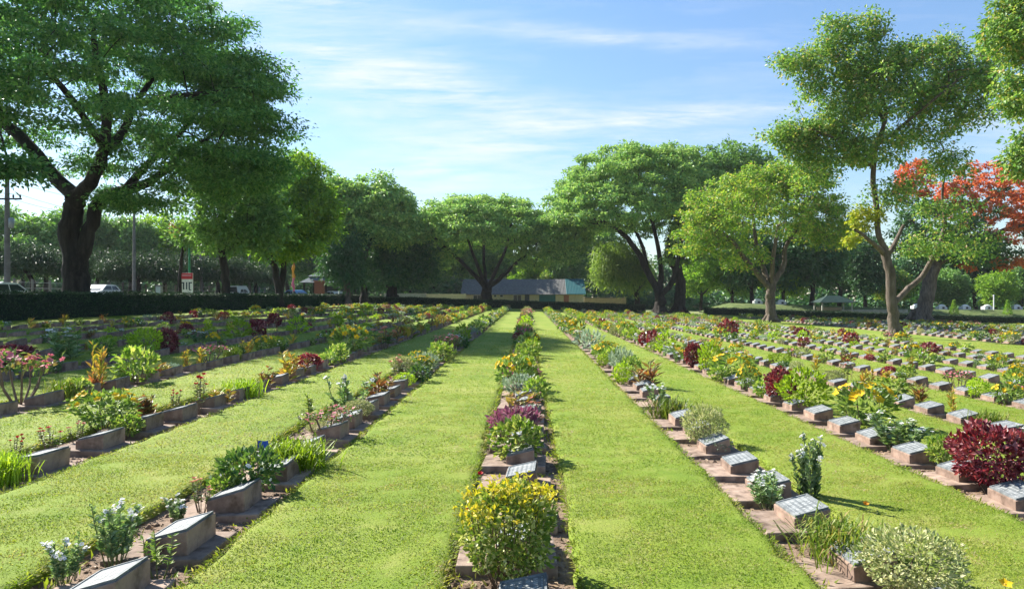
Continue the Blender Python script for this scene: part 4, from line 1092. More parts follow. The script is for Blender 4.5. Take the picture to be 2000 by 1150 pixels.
# single blooms and a little flag
def lone_bloom(px, py, hpx, pt, label, kind='rose', size=.035):
    x, y = ground_at(px, py); h = hpx * y / F
    o = empty('rose_bloom', (x, y, float(gz(x)) - .06)); tag(o, label, 'flower')
    g = G(); add_tube(g, [(0, 0, 0), (.01, 0, h * .5), (0, .01, h + .06)], [.004, .003, .002], 0, 5); g.obj('stem', M['green_stem'], o)
    g = G(); r = R(int(px)); n = 10; u = r.uniform(.2, .9, n); P = np.stack([0 * u, 0 * u, u * h], -1)
    add_leaves(g, P, unit(r.normal(size=(n, 3)) + [0, 0, .3]), np.tile([0, 0, 1.0], (n, 1)), .045, .026); g.obj('foliage', LV['rose'], o)
    g = G(); add_flower(g, kind, np.array([0, .01, h + .06]), (0, -.4, 1), size, 0, 1); g.obj('flower', [PT[pt], EYE], o)
lone_bloom(915, 1030, 30, 'red', 'single red rose leaning over the lawn edge beside the yellow topped shrub')
lone_bloom(938, 955, 28, 'red', 'small red rose on the left edge of the centre bed, behind the yellow topped shrub')
lone_bloom(1692, 1000, 14, 'orange', 'lone orange bud in the grass beside the grassy clump right of centre')
lone_bloom(1965, 1165, 22, 'yellow', 'lone yellow flower at the bottom right corner beside the cream shrub', 'bell', .045)
x, y = ground_at(503, 935)
o = empty('small_flag', (x, y, float(gz(x)) + .0)); tag(o, 'tiny blue, white and red flag stuck in the bed behind the dark green bush', 'flag')
g = G(); add_tube(g, [(0, 0, -.05), (0, 0, .34)], [.004, .003], 0, 6); g.obj('stick', M['stem'], o)
g = G()
t = np.linspace(0, 1, 8)
for mi, (z0, z1) in enumerate(((.27, .33), (.25, .27), (.23, .25))):
    v = np.array([(a * .09, .012 * math.sin(a * 7), z) for z in (z0, z1) for a in t]); g.add(v, [(i, i + 1, i + 9, i + 8) for i in range(7)], mi)
g.obj('cloth', [plain('flag_blue', (.02, .08, .42)), plain('flag_white', (.7, .7, .72)), plain('flag_red', (.5, .03, .03))], o)

HAZE = .00015
SUN, SKY, CLOUD, EXPO = 3.5, .057, 4.2, 2.08
# ---------------------------------------------------------------- buildings, walls, fences
M['cream'] = plain('cream_wall', (.48, .43, .28), .9, 0, .1, .1, 2)
M['cream_grey'] = plain('grey_wall', (.33, .33, .28), .9, 0, .15, .1, 2)
M['tan'] = plain('tan_wall', (.36, .28, .19), .9, 0, .15, .15, 2)
M['roof_dark'] = surface('dark_roof', [(.05, .05, .048), (.10, .10, .096), (.20, .20, .19)], 2.4, .75, .3, 6, stretch=(4, 1, 1))
M['roof_teal'] = plain('teal_roof', (.010, .09, .10), .5, .1, .1, .05, 2)
M['teal'] = plain('teal_shutter', (.02, .13, .14), .6)
M['glass'] = plain('dark_glass', (.02, .03, .035), .12)
M['white'] = plain('white_paint', (.72, .72, .70), .5)
M['frame'] = plain('pale_frame', (.55, .55, .5), .6)
M['door'] = plain('dark_door', (.04, .05, .07), .6)
M['orange'] = plain('orange_panel', (.30, .12, .075), .7)
M['metal_grey'] = plain('galvanised', (.30, .32, .33), .5, .4)
M['pole_concrete'] = surface('pole_concrete', [(.11, .105, .10), (.2, .19, .18)], 3, .9, .2, 40)
M['dark_metal'] = plain('dark_metal', (.05, .05, .055), .6, .3)
M['green_paint'] = plain('green_paint', (.02, .22, .10), .5)
M['red_paint'] = plain('red_paint', (.5, .03, .04), .5)
M['brick'] = surface('brick_red', [(.16, .06, .04), (.28, .11, .075)], 14, .9, .4, 40)
M['tyre'] = plain('tyre', (.02, .02, .02), .9)

def boxpart(name, mat, parent, *b, bevel=None):
    g = G(); add_box(g, *b); me = g.mesh(name, mat)
    if bevel: bev(me, bevel, 2)
    return link(name, me, parent)

YB, KB = 118.0, F / 118.0
bx_ = lambda p: (p - 1029) / KB
x0, x1 = bx_(905), bx_(1140)
B = empty('low_building', ((x0 + x1) / 2, YB, 0)); tag(B, 'long low cream building with dark corrugated roof and teal end behind the far hedge', 'building')
ox = (x0 + x1) / 2
boxpart('wall', M['cream'], B, x0 - ox, x1 - ox, 0, 8.0, -.4, 2.0)
def roof(name, mat, xa, xb, lift=0.0):
    g = G(); e, r_, y0, y1, y2 = 1.92 + lift, 4.5 + lift, -.7, 4.0, 8.7
    n = max(2, int((xb - xa) / .12)); X = np.linspace(xa, xb, n); w = .035 * (np.arange(n) % 2)
    top = [np.stack([X, np.full(n, yy), zz + w], -1) for yy, zz in ((y0, e), (y1, r_), (y2, e))]
    und = [np.stack([X, np.full(n, yy), np.full(n, zz - .08)], -1) for yy, zz in ((y0, e), (y1, r_), (y2, e))]
    V = np.concatenate(top + und); i = np.arange(n - 1)
    f = []
    for a in (0, 1): f.append(np.stack([a * n + i, a * n + i + 1, (a + 1) * n + i + 1, (a + 1) * n + i], -1))
    for a in (3, 4): f.append(np.stack([a * n + i, (a + 1) * n + i, (a + 1) * n + i + 1, a * n + i + 1], -1))
    f.append(np.stack([i, i + 3 * n, i + 3 * n + 1, i + 1], -1))
    f.append(np.stack([i + 2 * n, i + 2 * n + 1, i + 5 * n + 1, i + 5 * n], -1))
    g.add(V, np.concatenate(f))
    for xx in (0, n - 1): g.add(V[[xx, n + xx, 2 * n + xx, 5 * n + xx, 4 * n + xx, 3 * n + xx]], [(0, 1, 4, 5), (1, 2, 3, 4)])
    g.add([(X[0] + .02, .02, 2.0), (X[0] + .02, 8, 2.0), (X[0] + .02, 4, 4.3)], [(0, 1, 2)]); g.add([(X[-1] - .02, .02, 2.0), (X[-1] - .02, 8, 2.0), (X[-1] - .02, 4, 4.3)], [(0, 1, 2)])
    return g.obj(name, mat, B)
roof('roof', M['roof_dark'], x0 - ox - .4, bx_(1106) - ox)
o = roof('roof', M['roof_teal'], bx_(1106) - ox, x1 - ox + .3, .05); o['label'] = 'teal metal end bay of the roof'
for a, b, z0, z1, panes in ((924, 941, .95, 1.8, 2), (964, 970, 1.45, 1.85, 1), (976, 983, 1.45, 1.85, 1), (1002, 1019, .7, 1.85, 2)):
    w = boxpart('window', M['frame'], B, bx_(a) - ox, bx_(b) - ox, -.05, .02, z0, z1)
    xa, xb = bx_(a) - ox + .05, bx_(b) - ox - .05; s = (xb - xa) / panes
    for i in range(panes): boxpart('pane', M['glass'], w, xa + s * i + .03, xa + s * (i + 1) - .03, -.065, -.03, z0 + .06, z1 - .06)
d = boxpart('door', M['door'], B, bx_(1025) - ox, bx_(1034) - ox, -.05, .02, -.1, 1.86)
boxpart('handle', M['metal_grey'], d, bx_(1032) - ox, bx_(1032.7) - ox, -.1, -.04, .85, 1.0)
g = G()
for i in range(20): add_box(g, bx_(1053) - ox, bx_(1085) - ox, -.06 - .015 * (i % 2), .02, -.1 + i * .1, -.004 + i * .1)
g.obj('shutter', M['teal'], B)
boxpart('panel', M['orange'], B, bx_(1101) - ox, bx_(1111) - ox, -.12, .02, .3, 1.75)
g = G(); add_tube(g, [(bx_(1126) - ox, -.3, -.3), (bx_(1126) - ox, -.3, 1.95)], [.1, .1], 0, 8); g.obj('post', M['cream'], B)

def wall(name, label, xa, xb, y, top, mat, cap, bays, base=None):
    cx = (xa + xb) / 2; zb = float(gz(cx))
    o = empty(name, (cx, y, zb)); tag(o, label, 'wall'); h = top - zb
    boxpart('wall_panel', mat, o, xa - cx, xb - cx, -.08, .08, -.6, h)
    boxpart('coping', cap, o, xa - cx - .04, xb - cx + .04, -.14, .14, h, h + .1, bevel=.02)
    for i in range(bays + 1):
        x = xa - cx + (xb - xa) * i / bays
        boxpart('pier', mat, o, x - .14, x + .14, -.13, .13, -.6, h + .16)
    return o
wall('garden_wall', 'bright cream boundary wall left of the low building', (832 - 1029) / 12.4, (908 - 1029) / 12.4, 113, 1.85, M['cream'], M['cream'], 3)
wall('garden_wall', 'greyer boundary wall continuing further left under the dark tree', (752 - 1029) / 12.4, (831 - 1029) / 12.4, 113, 1.95, M['cream_grey'], M['cream_grey'], 4)
wall('garden_wall', 'tan boundary wall with dark coping right of the teal roof', (1142 - 1029) / 13.4, (1220 - 1029) / 13.4, 104, 1.35, M['tan'], M['roof_dark'], 3)
wall('low_wall', 'low grey wall behind the hedge beside the small shelter', (1648 - 1029) / 14.4, (1772 - 1029) / 14.4, 97.5, -.32, M['cream_grey'], M['cream_grey'], 4)

# shelter
Y = 97.0; k = F / Y; xa, xb = (1592 - 1029) / k, (1662 - 1029) / k; cx = (xa + xb) / 2; zb = float(gz(cx))
o = empty('garden_shelter', (cx, Y, zb)); tag(o, 'small open shelter with dark green pitched roof behind the right hand hedge', 'shelter')
g = G(); w = (xb - xa) / 2; e, t = 2.1, 3.0
for s in (0, .07): g.add([(-w, -1.6, e - s), (w, -1.6, e - s), (w * .35, 0, t - s), (-w * .35, 0, t - s), (-w, 1.6, e - s), (w, 1.6, e - s)], [(0, 1, 2, 3), (5, 4, 3, 2)]) ; g.add([(-w, -1.6, e - s), (-w * .35, 0, t - s), (-w, 1.6, e - s), (w, -1.6, e - s), (w, 1.6, e - s), (w * .35, 0, t - s)], [(0, 1, 2), (3, 4, 5)])
g.obj('roof', plain('green_roof', (.012, .035, .03), .7), o)
for sx in (-1, 1):
    for sy in (-1, 1): boxpart('post', M['cream_grey'], o, sx * w * .82 - .08, sx * w * .82 + .08, sy * 1.3 - .08, sy * 1.3 + .08, -.2, e + .12)
boxpart('back_wall', M['tan'], o, -w * .7, w * .7, 1.2, 1.35, -.2, 1.4)

# grassy bank with white tombs
M['bank'] = surface('bank_grass', [(.04, .07, .015), (.075, .11, .025), (.12, .14, .05)], 1.2, .95, .6, 12, bdist=.05)
def bank_z(x): return float(gz(x)) + 1.55
g = G(); X = np.linspace(26, 95, 40)
quadstrip(g, X, np.array([95.5, 97, 99, 101, 103, 108, 112]), lambda x, y: gz(x) - .1 + 1.65 * np.clip((y - 95.5) / 5.5, 0, 1) ** .8 * np.clip((x - 25.5) / 4, 0, 1) - np.clip((y - 108) / 4, 0, 1) * 1.7)
tag(g.obj('grass_bank', M['bank']), kind='structure')
for i, (px, where) in enumerate([(1479, 'beside the thick trunk behind the dark hedge'), (1525, 'between two trunks behind the pale forked tree'), (1789, 'half hidden by the flame tree trunk'), (1838, 'just right of the flame tree trunk'), (1884, 'between the two slim conical shrubs'), (1927, 'beside the white post'), (1984, 'at the right edge of the picture')]):
    Yt = 104.0; x = (px - 1029) / F * Yt
    o = empty('white_tomb', (x, Yt, bank_z(x))); o.scale = (.78, .78, .78); tag(o, f'small white rounded tomb {where}', 'tomb', 'white tombs on the grassy bank')
    g = G(); n = 12
    prof = [(.0, 0), (.0, .45), (.12, .7), (.35, .86), (.65, .9)]
    a = np.linspace(0, math.pi, n)
    v = np.array([(-.62 * math.cos(t), -.5 + d, z * (.72 + .28 * math.sin(t)) - .15 * (z == 0)) for d, z in ((0, 0), (0, .8), (.3, .95), (1.0, .6), (1.1, 0)) for t in a])
    f = [(r * n + j, r * n + j + 1, (r + 1) * n + j + 1, (r + 1) * n + j) for r in range(4) for j in range(n - 1)]
    g.add(v, f, 0, False); g.obj('mound', M['white'], o)
    boxpart('wing', M['white'], o, -.78, -.55, -.7, .5, -.2, .55, bevel=.04); boxpart('wing', M['white'], o, .55, .78, -.7, .5, -.2, .5, bevel=.04)
    boxpart('recess_shade', M['dark_metal'], o, -.05, .36, -.53, -.48, .12, .5)  # dark plate on the front paints the shade of a recess
for px, w in ((1863, 'between the first two white tombs past the flame tree'), (1968, 'near the right edge beside a white tomb')):
    Yt = 99.0; x = (px - 1029) / F * Yt
    o = empty('conical_shrub', (x, Yt, float(gz(x)) + .9)); tag(o, f'small yellow green conical shrub {w}', 'shrub')
    r = R(px); g = G(); n = 700; h = r.random(n) ** 1.2 * 1.9; a = r.uniform(0, 6.28, n); q = (1 - h / 2.0) * .62 * r.uniform(.6, 1, n)
    P = np.stack([np.cos(a) * q, np.sin(a) * q, h + .1], -1); D = unit(np.stack([np.cos(a), np.sin(a), np.full(n, .5)], -1) + r.normal(size=(n, 3)) * .5)
    add_leaves(g, P, D, unit(np.array([0, 0, 1.0]) + r.normal(size=(n, 3)) * .5), .2, .1); g.obj('foliage', M['lime_leaf'], o)
    g = G(); add_tube(g, [(0, 0, -.5), (0, 0, 1.3)], [.05, .02]); g.obj('stem', M['bark'], o)
x = (1941 - 1029) / F * 102
o = empty('white_post', (x, 102, bank_z(x) - .3)); tag(o, 'slim white post standing on the grassy bank beside a white tomb', 'post')
g = G(); add_tube(g, [(0, 0, 0), (0, 0, 2.3)], [.09, .08], 0, 10); g.obj('shaft', M['white'], o); g = G(); add_tube(g, [(0, 0, 2.3), (0, 0, 2.42)], [.14, .1], 0, 10); g.obj('cap', M['white'], o)

# roadside fence of concrete posts
o = empty('roadside_fence', (-43, 80, float(gz(-43)))); tag(o, 'fence of pale concrete posts strung with wire on the far side of the road', 'fence')
r = R(6)
for y in np.arange(44, 118, 2.3):
    g = G(); add_box(g, -.08, .08, -.08, .08, -.3, 1.75 + r.normal() * .04); me = bev(g.mesh('post', M['pole_concrete']), .015); q = link('post', me, o); q.location = (r.normal() * .05, y - 80, 0); q.rotation_euler = (r.normal() * .02, r.normal() * .02, 0)
for z in (.5, 1.0, 1.5):
    g = G(); add_tube(g, [(0, -36, z), (0, 0, z - .02), (0, 38, z)], .012, 0, 4); g.obj('wire', M['metal_grey'], o)

# utility poles
PX = -37.7
poles = [(35, 'out of view'), (52, 'utility pole with two crossarms at the left edge of the picture'), (68.8, 'slim utility pole standing clear just right of the huge trunk'), (83, 'pale utility pole next to the red and white sign'), (97.5, 'utility pole partly hidden between the two shade trees')]
for y, lab in poles[1:]:
    o = empty('utility_pole', (PX, y, float(gz(PX)))); tag(o, lab, 'utility pole', 'utility poles along the road')
    g = G(); add_tube(g, [(0, 0, -.5), (0, 0, 4.5), (0, 0, 9.2)], [.17, .14, .10] if y > 60 else [.22, .19, .14], 0, 10); g.obj('shaft', M['pole_concrete'], o)
    for z in ((9.0, 7.5) if y == 52 else (9.0,)):
        c = boxpart('crossarm', M['dark_metal'], o, -1.15 if y == 52 else -.45, 1.15 if y == 52 else .45, -.19, -.1, z - .06, z + .06)
        for xx in ((-1.05, -.55, .55, 1.05) if y == 52 else ()):
            g = G(); add_tube(g, [(xx, -.145, z + .06), (xx, -.145, z + .16), (xx, -.145, z + .3)], [.03, .07, .05], 0, 8); g.obj('insulator', M['dark_metal'], c)
    if y == 52:
        g = G(); add_tube(g, [(.3, 0, 5.4), (.3, 0, 5.45), (.3, 0, 6.1), (.3, 0, 6.15)], [.12, .18, .18, .1], 0, 12); g.obj('transformer', M['metal_grey'], o)
g0 = float(gz(PX))
for z, xx in ((9.3, -1.05), (9.3, .55), (9.3, 1.05), (7.8, -.55), (7.8, 1.05)):
    pts = []
    for a, b in zip(poles[:-1], poles[1:]):
        for t in np.linspace(0, 1, 9)[:-1]: pts.append((PX + xx, a[0] + (b[0] - a[0]) * t - .145, g0 + z - 1.6 * t * (1 - t)))
    g = G(); add_tube(g, pts, .014, 0, 4); tag(g.obj('power_line', M['dark_metal']), f'{"upper" if z > 9 else "lower"} power line strung between the roadside poles', 'power line', 'power lines along the road')

# signboard
Y = 57.0; x = (365 - 1029) / F * Y; zb = float(gz(x)); k = F / Y
o = empty('road_sign', (x, Y, zb)); tag(o, 'white signboard with red top and three bold dark letters above the hedge', 'sign')
zt = 1.65 + (578 - 533) / k - zb; z0 = 1.65 + (578 - 572) / k - zb; w = 12 / k
boxpart('board', M['white'], o, -w, w, -.03, .03, z0, zt, bevel=.01)
zr = zt - (zt - z0) * .31
boxpart('red_panel', M['red_paint'], o, -w + .01, w - .01, -.045, -.033, zr, zt - .01)
boxpart('red_line', plain('sign_pink', (.6, .25, .28), .5), o, -w * .75, w * .75, -.056, -.047, zr + (zt - zr) * .5, zr + (zt - zr) * .72)
g = G(); hb = zr - z0; za, zc = z0 + hb * .25, z0 + hb * .78; t = .05
add_box(g, -w * .5 - t, -w * .5 + t, -.043, -.031, za, zc); add_box(g, -w * .5 - .2, -w * .5 - t - .001, -.043, -.031, zc - .09, zc)
add_box(g, -t, t, -.043, -.031, za, zc)
add_box(g, w * .42 - t, w * .42 + t, -.043, -.031, za, zc); add_box(g, w * .42 + t + .001, w * .42 + .22, -.043, -.031, zc - .09, zc); add_box(g, w * .42 - .02, w * .42 + .16, -.0425, -.0312, za - .07, za - .001)
g.obj('lettering', plain('sign_ink', (.02, .04, .06), .5), o)
for sx in (-1, 1): boxpart('leg', M['metal_grey'], o, sx * w * .7 - .04, sx * w * .7 + .04, .031, .11, -.3, zt - .1)
Yp = 58.0; x = (370 - 1029) / F * Yp
o = empty('green_pole', (x, Yp, float(gz(x)))); tag(o, 'thin green painted pole rising behind the red and white sign', 'pole')
g = G(); zt = 1.65 + (578 - 468) / F * Yp - float(gz(x)); add_tube(g, [(0, 0, -.3), (0, 0, zt * .6), (0, 0, zt)], [.09, .08, .07], 0, 10); g.obj('shaft', M['green_paint'], o)
g = G(); add_tube(g, [(0, 0, zt), (0, 0, zt + .06), (0, 0, zt + .12)], [.1, .11, .03], 0, 10); g.obj('cap', M['green_paint'], o)
Yp = 53.5; x = (311 - 1029) / F * Yp
o = empty('roadside_cabinet', (x, Yp, float(gz(x)))); tag(o, 'grey roadside cabinet left of the red and white sign', 'cabinet')
boxpart('body', M['metal_grey'], o, -.2, .2, -.15, .15, 0, 1.55, bevel=.02); boxpart('door', plain('cabinet_door', (.38, .44, .48), .5), o, -.16, .16, -.165, -.148, .3, 1.45); boxpart('lid', M['dark_metal'], o, -.23, .23, -.18, .18, 1.55, 1.62, bevel=.02)
Yp = 75.0; x = (572 - 1029) / F * Yp; zb = float(gz(x))
o = empty('banner_pole', (x, Yp, zb)); tag(o, 'pole with a long furled pink, orange and red banner right of the twin stemmed tree', 'banner')
g = G(); add_tube(g, [(0, 0, -.2), (0, 0, 5.6)], [.04, .03], 0, 8); g.obj('pole', M['metal_grey'], o)
g = G(); zz = np.linspace(1.4, 5.5, 22)
for i, (a, b) in enumerate(((0, 8), (7, 15), (14, 22))):
    q = zz[a:b]; add_tube(g, np.stack([.06 + .05 * np.sin(q * 5), .04 * np.cos(q * 4), q], -1), .13 + .04 * np.sin(q * 7), i, 8)
g.obj('cloth', [plain('cloth_pink', (.5, .12, .22)), plain('cloth_orange', (.6, .26, .03)), plain('cloth_red', (.45, .09, .07))], o)
# gate pillar, pavilion and white bollard
Yp = 90.0; x = (624 - 1029) / F * Yp; zb = float(gz(x))
o = empty('brick_pillar', (x, Yp, zb)); tag(o, 'stout red brown brick pillar under the pavilion roof beyond the hedge', 'pillar')
boxpart('shaft', M['brick'], o, -.5, .5, -.5, .5, -.2, 2.6); boxpart('cap', M['brick'], o, -.6, .6, -.6, .6, 2.6, 2.78, bevel=.04); boxpart('lamp', M['white'], o, .12, .42, -.2, .1, 2.78, 3.0, bevel=.05)
Yp = 106.0; x = (645 - 1029) / F * Yp; zb = float(gz(x)); k = F / Yp
o = empty('roadside_pavilion', (x, Yp, zb)); tag(o, 'open pavilion with tiered dull grey roof beyond the hedge and brick pillar', 'pavilion')
g = G(); w = 3.6
for za, zc, w0, w1 in ((2.7, 3.5, 3.7, 2.4), (3.6, 4.9, 2.7, .3)):
    g.add([(sx * q, sy * q * .8, z) for z, q in ((za, w0), (zc, w1)) for sx, sy in ((-1, -1), (1, -1), (1, 1), (-1, 1))], [(0, 1, 5, 4), (1, 2, 6, 5), (2, 3, 7, 6), (3, 0, 4, 7), (4, 5, 6, 7), (3, 2, 1, 0)])
g.obj('roof', plain('grey_roof', (.10, .13, .14), .7), o)
for sx in (-1, 0, 1):
    for sy in (-1, 1): boxpart('post', M['bark_shaded'], o, sx * 3.1 - .12, sx * 3.1 + .12, sy * 2.4 - .12, sy * 2.4 + .12, -.2, 2.75)
boxpart('back_wall', plain('pavilion_wall', (.07, .085, .09), .8), o, -2.9, 2.9, 1.9, 2.05, -.2, 2.2)
Yp = 89.0; x = (662.5 - 1029) / F * Yp
o = empty('white_bollard', (x, Yp, float(gz(x)))); tag(o, 'slim white pointed post beside the brick pillar', 'post')
g = G(); add_tube(g, [(0, 0, -.1), (0, 0, .9), (0, 0, 1.0), (0, 0, 1.7), (0, 0, 2.1)], [.22, .2, .12, .1, .02], 0, 8); g.obj('shaft', M['white'], o)

# cars on the road: side profile swept across the width
def car(name, label, x, y, heading, paint, van=False):
    o = empty(name, (x, y, float(gz(x)) + .02), heading); tag(o, label, 'van' if van else 'car', 'vehicles on the road')
    hw = .86
    low = [(-2.1, .35), (-2.15, .6), (-2.05, .86), (-1.3, .93), (1.2, .95), (2.0, .8), (2.15, .55), (2.1, .32)]
    g = G()
    def sweep(prof, wf, mi=0):
        n = len(prof); v = [(s * wf(z), yy, z) for s in (-1, 1) for yy, z in prof]
        f4 = [(i, (i + 1) % n, n + (i + 1) % n, n + i) for i in range(n)]
        g.add(v, f4, mi, False)
        c = [(s * wf(np.mean([z for _, z in prof])), np.mean([q for q, _ in prof]), np.mean([z for _, z in prof])) for s in (-1, 1)]
        n0 = len(v); g.add(v + c, [(i, (i + 1) % n, n0) for i in range(n)] + [(n + (i + 1) % n, n + i, n0 + 1) for i in range(n)], mi)
    sweep(low, lambda z: hw - .05 * abs(z - .65))
    top = [(-2.0, .9), (-1.95, 1.75), (1.0, 1.8), (1.65, .93)] if van else [(-1.75, .92), (-1.15, 1.4), (-.7, 1.47), (.25, 1.45), (.55, 1.38), (1.3, .93)]
    sweep(top, lambda z: hw - .02 - .24 * max(0, z - .9))
    body = g.obj('body', plain(name + '_paint', paint, .3, .1), o)
    gl = M['glass']
    zt = top[1][1]
    def pane(v):
        q = G(); q.add(v, [(0, 1, 2, 3)]); q.obj('window', gl, o)
    wf = lambda z: hw - .02 - .24 * max(0, z - .9) + .006
    a, b = (1.6, 1.06) if van else (1.24, .62)
    pane([(-.68, a + .02, .98), (.68, a + .02, .98), (.58, b + .03, zt - .12), (-.58, b + .03, zt - .12)])
    a, b = (-2.0, -1.97) if van else (-1.72, -1.2)
    pane([(-.68, a - .02, .98), (.68, a - .02, .98), (.58, b - .03, zt - .12), (-.58, b - .03, zt - .12)])
    for s in (-1, 1):
        for ya, yb, yc, yd in ((-1.5, -.4, -.4, -1.05), (-.32, 1.05, .42, -.32)):
            pane([(s * wf(.97), ya, .97), (s * wf(.97), yb, .97), (s * wf(1.34), yc, 1.34), (s * wf(1.34), yd, 1.34)])
        for yy in (-1.35, 1.35):
            q = G(); add_tube(q, [(s * .6, yy, .3), (s * .64, yy, .3), (s * .84, yy, .3), (s * .87, yy, .3)], [.2, .31, .31, .2], 0, 18); wl = q.obj('wheel', M['tyre'], o)
            q = G(); add_tube(q, [(s * .86, yy, .3), (s * .885, yy, .3)], [.19, .05], 0, 14); q.obj('rim', M['metal_grey'], wl)
        q = G(); add_box(q, s * .66 - .14, s * .66 + .14, 2.04, 2.12, .6, .74); q.obj('headlight', M['frame'], o)
        q = G(); add_box(q, s * .7 - .1, s * .7 + .1, -2.13, -2.06, .62, .82); q.obj('tail_light', M['red_paint'], o)
    return o
car('parked_car', 'silver white car whose roof shows over the hedge at the left edge', -32.0, 43.6, 0, (.62, .64, .66))
car('parked_car', 'white car with blue tinted windscreen just right of the huge trunk', -39.2, 66, math.pi, (.7, .7, .68))
car('white_van', 'white van with red tail lights seen left of the twin stemmed tree', -36.2, 90, 0, (.68, .68, .68), True)
car('parked_car', 'blue car beside the furled banner', -31.2, 96, 1.0, (.08, .2, .38))
car('parked_car', 'small white car right of the brick pillar', -28.0, 104, .8, (.66, .68, .7))

hz, nt_, out_ = nodes_of('thin_haze')
pv = nt_.nodes.new('ShaderNodeVolumePrincipled'); pv.inputs['Density'].default_value = HAZE; pv.inputs['Color'].default_value = (.9, .95, 1, 1); pv.inputs['Anisotropy'].default_value = .15
nt_.links.new(pv.outputs[0], out_.inputs['Volume'])
g = G(); add_box(g, -720, 720, -75, 920, -3.2, 26)
tag(g.obj('haze', hz), 'thin bright haze in the air between the trees', 'haze', kind='stuff')
# ---------------------------------------------------------------- sky, sun, camera
AZ, EL = rad(-53), rad(37.5)
w = bpy.data.worlds.new('World'); S.world = w; w.use_nodes = True
nt = w.node_tree
for n in list(nt.nodes): nt.nodes.remove(n)
out = nt.nodes.new('ShaderNodeOutputWorld'); bg = nt.nodes.new('ShaderNodeBackground')
sky = nt.nodes.new('ShaderNodeTexSky'); sky.sky_type = 'NISHITA'; sky.sun_disc = False
sky.sun_elevation = EL; sky.sun_rotation = AZ; sky.air_density = 1.0; sky.dust_density = .15; sky.ozone_density = 2.0; sky.altitude = 50
tc = nt.nodes.new('ShaderNodeTexCoord'); sep = nt.nodes.new('ShaderNodeSeparateXYZ'); nt.links.new(tc.outputs['Generated'], sep.inputs[0])
def mt(op, a, b=None, c=None, clamp=False):
    n = nt.nodes.new('ShaderNodeMath'); n.operation = op; n.use_clamp = clamp
    for i, v in enumerate((a, b, c)):
        if v is None: continue
        if isinstance(v, (int, float)): n.inputs[i].default_value = v
        else: nt.links.new(v, n.inputs[i])
    return n.outputs[0]
gx, gy, gz_ = sep.outputs
# cirrus lies on a high flat layer: its plane coordinates are direction / height
den = mt('MAXIMUM', gz_, .06)
lay = nt.nodes.new('ShaderNodeCombineXYZ'); nt.links.new(mt('DIVIDE', gx, den), lay.inputs[0]); nt.links.new(mt('DIVIDE', gy, den), lay.inputs[1])
# bearing and height of a direction, in tenths
yy_ = mt('MAXIMUM', mt('ABSOLUTE', gy), .05)
u = mt('DIVIDE', gx, yy_); v = mt('DIVIDE', gz_, yy_)
uv = nt.nodes.new('ShaderNodeCombineXYZ'); nt.links.new(u, uv.inputs[0]); nt.links.new(v, uv.inputs[1])
warp = nt.nodes.new('ShaderNodeTexNoise'); warp.inputs['Scale'].default_value = 3.2; warp.inputs['Detail'].default_value = 6; warp.inputs['Roughness'].default_value = .6
nt.links.new(uv.outputs[0], warp.inputs['Vector'])
wob = mt('MULTIPLY', mt('SUBTRACT', warp.outputs['Fac'], .5), .10)
def streak_noise(scale, sx, sy, ang, det=7, ro=.62):
    mp = nt.nodes.new('ShaderNodeMapping'); mp.inputs['Rotation'].default_value = (0, 0, ang); mp.inputs['Scale'].default_value = (sx, sy, 1)
    nt.links.new(uv.outputs[0], mp.inputs['Vector'])
    n = nt.nodes.new('ShaderNodeTexNoise'); n.inputs['Scale'].default_value = scale; n.inputs['Detail'].default_value = det; n.inputs['Roughness'].default_value = ro; n.inputs['Distortion'].default_value = .35
    nt.links.new(mp.outputs[0], n.inputs['Vector']); return n.outputs['Fac']
wisp = streak_noise(4.0, 1.0, 6.5, rad(6)); fine = streak_noise(9.0, 1.0, 10.0, rad(2), 9, .68)
def band(px0, py0, px1, py1, wd, amt):
    """one drawn-out cirrus band between two bearings/heights"""
    a = np.array([(px0 - 1029) / F, (578 - py0) / F]); b = np.array([(px1 - 1029) / F, (578 - py1) / F])
    c = (a + b) / 2; L = np.linalg.norm(b - a) / 2; d = (b - a) / (2 * L)
    du = mt('SUBTRACT', u, float(c[0])); dv = mt('SUBTRACT', v, float(c[1]))
    al = mt('ADD', mt('MULTIPLY', du, float(d[0])), mt('MULTIPLY', dv, float(d[1])))
    ac = mt('ADD', mt('ADD', mt('MULTIPLY', du, float(-d[1])), mt('MULTIPLY', dv, float(d[0]))), mt('MULTIPLY', wob, wd / 40))
    e = mt('ADD', mt('POWER', mt('ABSOLUTE', mt('DIVIDE', al, float(L))), 3.0), mt('POWER', mt('ABSOLUTE', mt('DIVIDE', ac, wd / F)), 1.8))
    return mt('MULTIPLY', mt('POWER', 2.718, mt('MULTIPLY', e, -1.0)), amt)
total = None
for bnd in [(380, 20, 760, 5, 34, .85), (480, 95, 1060, 215, 46, .85), (560, 170, 1130, 240, 40, .4), (1000, 252, 1570, 202, 20, .95), (830, 300, 1420, 262, 26, .65), (820, 45, 1480, 92, 16, .55),
            (560, 330, 1250, 360, 46, .55), (790, 318, 870, 330, 13, .95), (1850, 255, 2100, 240, 60, .7), (640, 245, 1000, 290, 60, .45), (560, 60, 900, 120, 60, .35), (300, 380, 900, 420, 60, .5), (-300, 300, 260, 380, 120, .5)]:
    b = band(*bnd); total = b if total is None else mt('ADD', total, b)
tex = mt('MULTIPLY', mt('SUBTRACT', mt('ADD', mt('MULTIPLY', wisp, .5), mt('MULTIPLY', fine, .5)), .37), 3.6)
tex = mt('MINIMUM', tex, 1.1)
veil = mt('MULTIPLY', mt('MAXIMUM', mt('SUBTRACT', wisp, .50), 0), .8)
cl = mt('ADD', mt('MULTIPLY', mt('MULTIPLY', total, 1.0), mt('MAXIMUM', tex, 0)), veil)
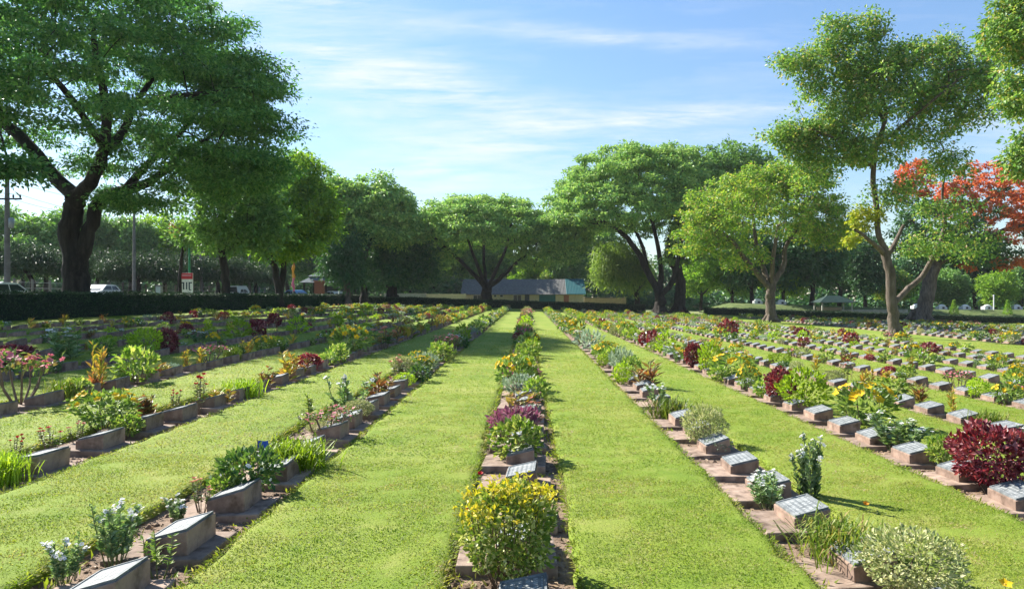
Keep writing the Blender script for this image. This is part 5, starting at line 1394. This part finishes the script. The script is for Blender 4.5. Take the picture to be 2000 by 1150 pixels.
low = mt('POWER', 2.718, mt('MULTIPLY', mt('MAXIMUM', v, 0), -7.0))
cl = mt('ADD', cl, mt('MULTIPLY', low, .06), clamp=True)
mix = nt.nodes.new('ShaderNodeMix'); mix.data_type = 'RGBA'
nt.links.new(mt('MULTIPLY', cl, .92), mix.inputs[0])
hs = nt.nodes.new('ShaderNodeHueSaturation'); hs.inputs['Saturation'].default_value = 1.08; nt.links.new(sky.outputs[0], hs.inputs['Color'])
dim = nt.nodes.new('ShaderNodeVectorMath'); dim.operation = 'SCALE'; nt.links.new(hs.outputs[0], dim.inputs[0])
nt.links.new(mt('SUBTRACT', 1.0, mt('MULTIPLY', mt('POWER', 2.718, mt('MULTIPLY', mt('MAXIMUM', v, 0), -3.0)), .42)), dim.inputs['Scale'])
nt.links.new(dim.outputs[0], mix.inputs[6]); mix.inputs[7].default_value = (CLOUD, CLOUD * 1.05, CLOUD * 1.1, 1)
nt.links.new(mix.outputs[2], bg.inputs['Color']); bg.inputs['Strength'].default_value = SKY
nt.links.new(bg.outputs[0], out.inputs[0])
sd = bpy.data.lights.new('sun', 'SUN'); sd.energy = SUN; sd.angle = rad(.53); sd.color = (1, .95, .86)
so = bpy.data.objects.new('sun', sd); COL.objects.link(so)
dirv = Vector((math.sin(AZ) * math.cos(EL), math.cos(AZ) * math.cos(EL), math.sin(EL)))
so.rotation_euler = dirv.to_track_quat('Z', 'Y').to_euler(); so.location = dirv * 60

cd = bpy.data.cameras.new('camera'); co = bpy.data.objects.new('camera', cd); COL.objects.link(co)
cd.sensor_width = 36; cd.lens = 36 * F / 2000; cd.shift_x = -29 / 2000; cd.shift_y = 3 / 2000; cd.clip_start = .1; cd.clip_end = 3000
co.location = (0, 0, H); co.rotation_euler = (rad(90), 0, 0)
S.camera = co
S.view_settings.view_transform = 'Standard'; S.view_settings.look = 'None'; S.view_settings.exposure = EXPO; S.view_settings.gamma = 1
S.cycles.max_bounces = 8; S.cycles.transmission_bounces = 6; S.cycles.use_denoising = True
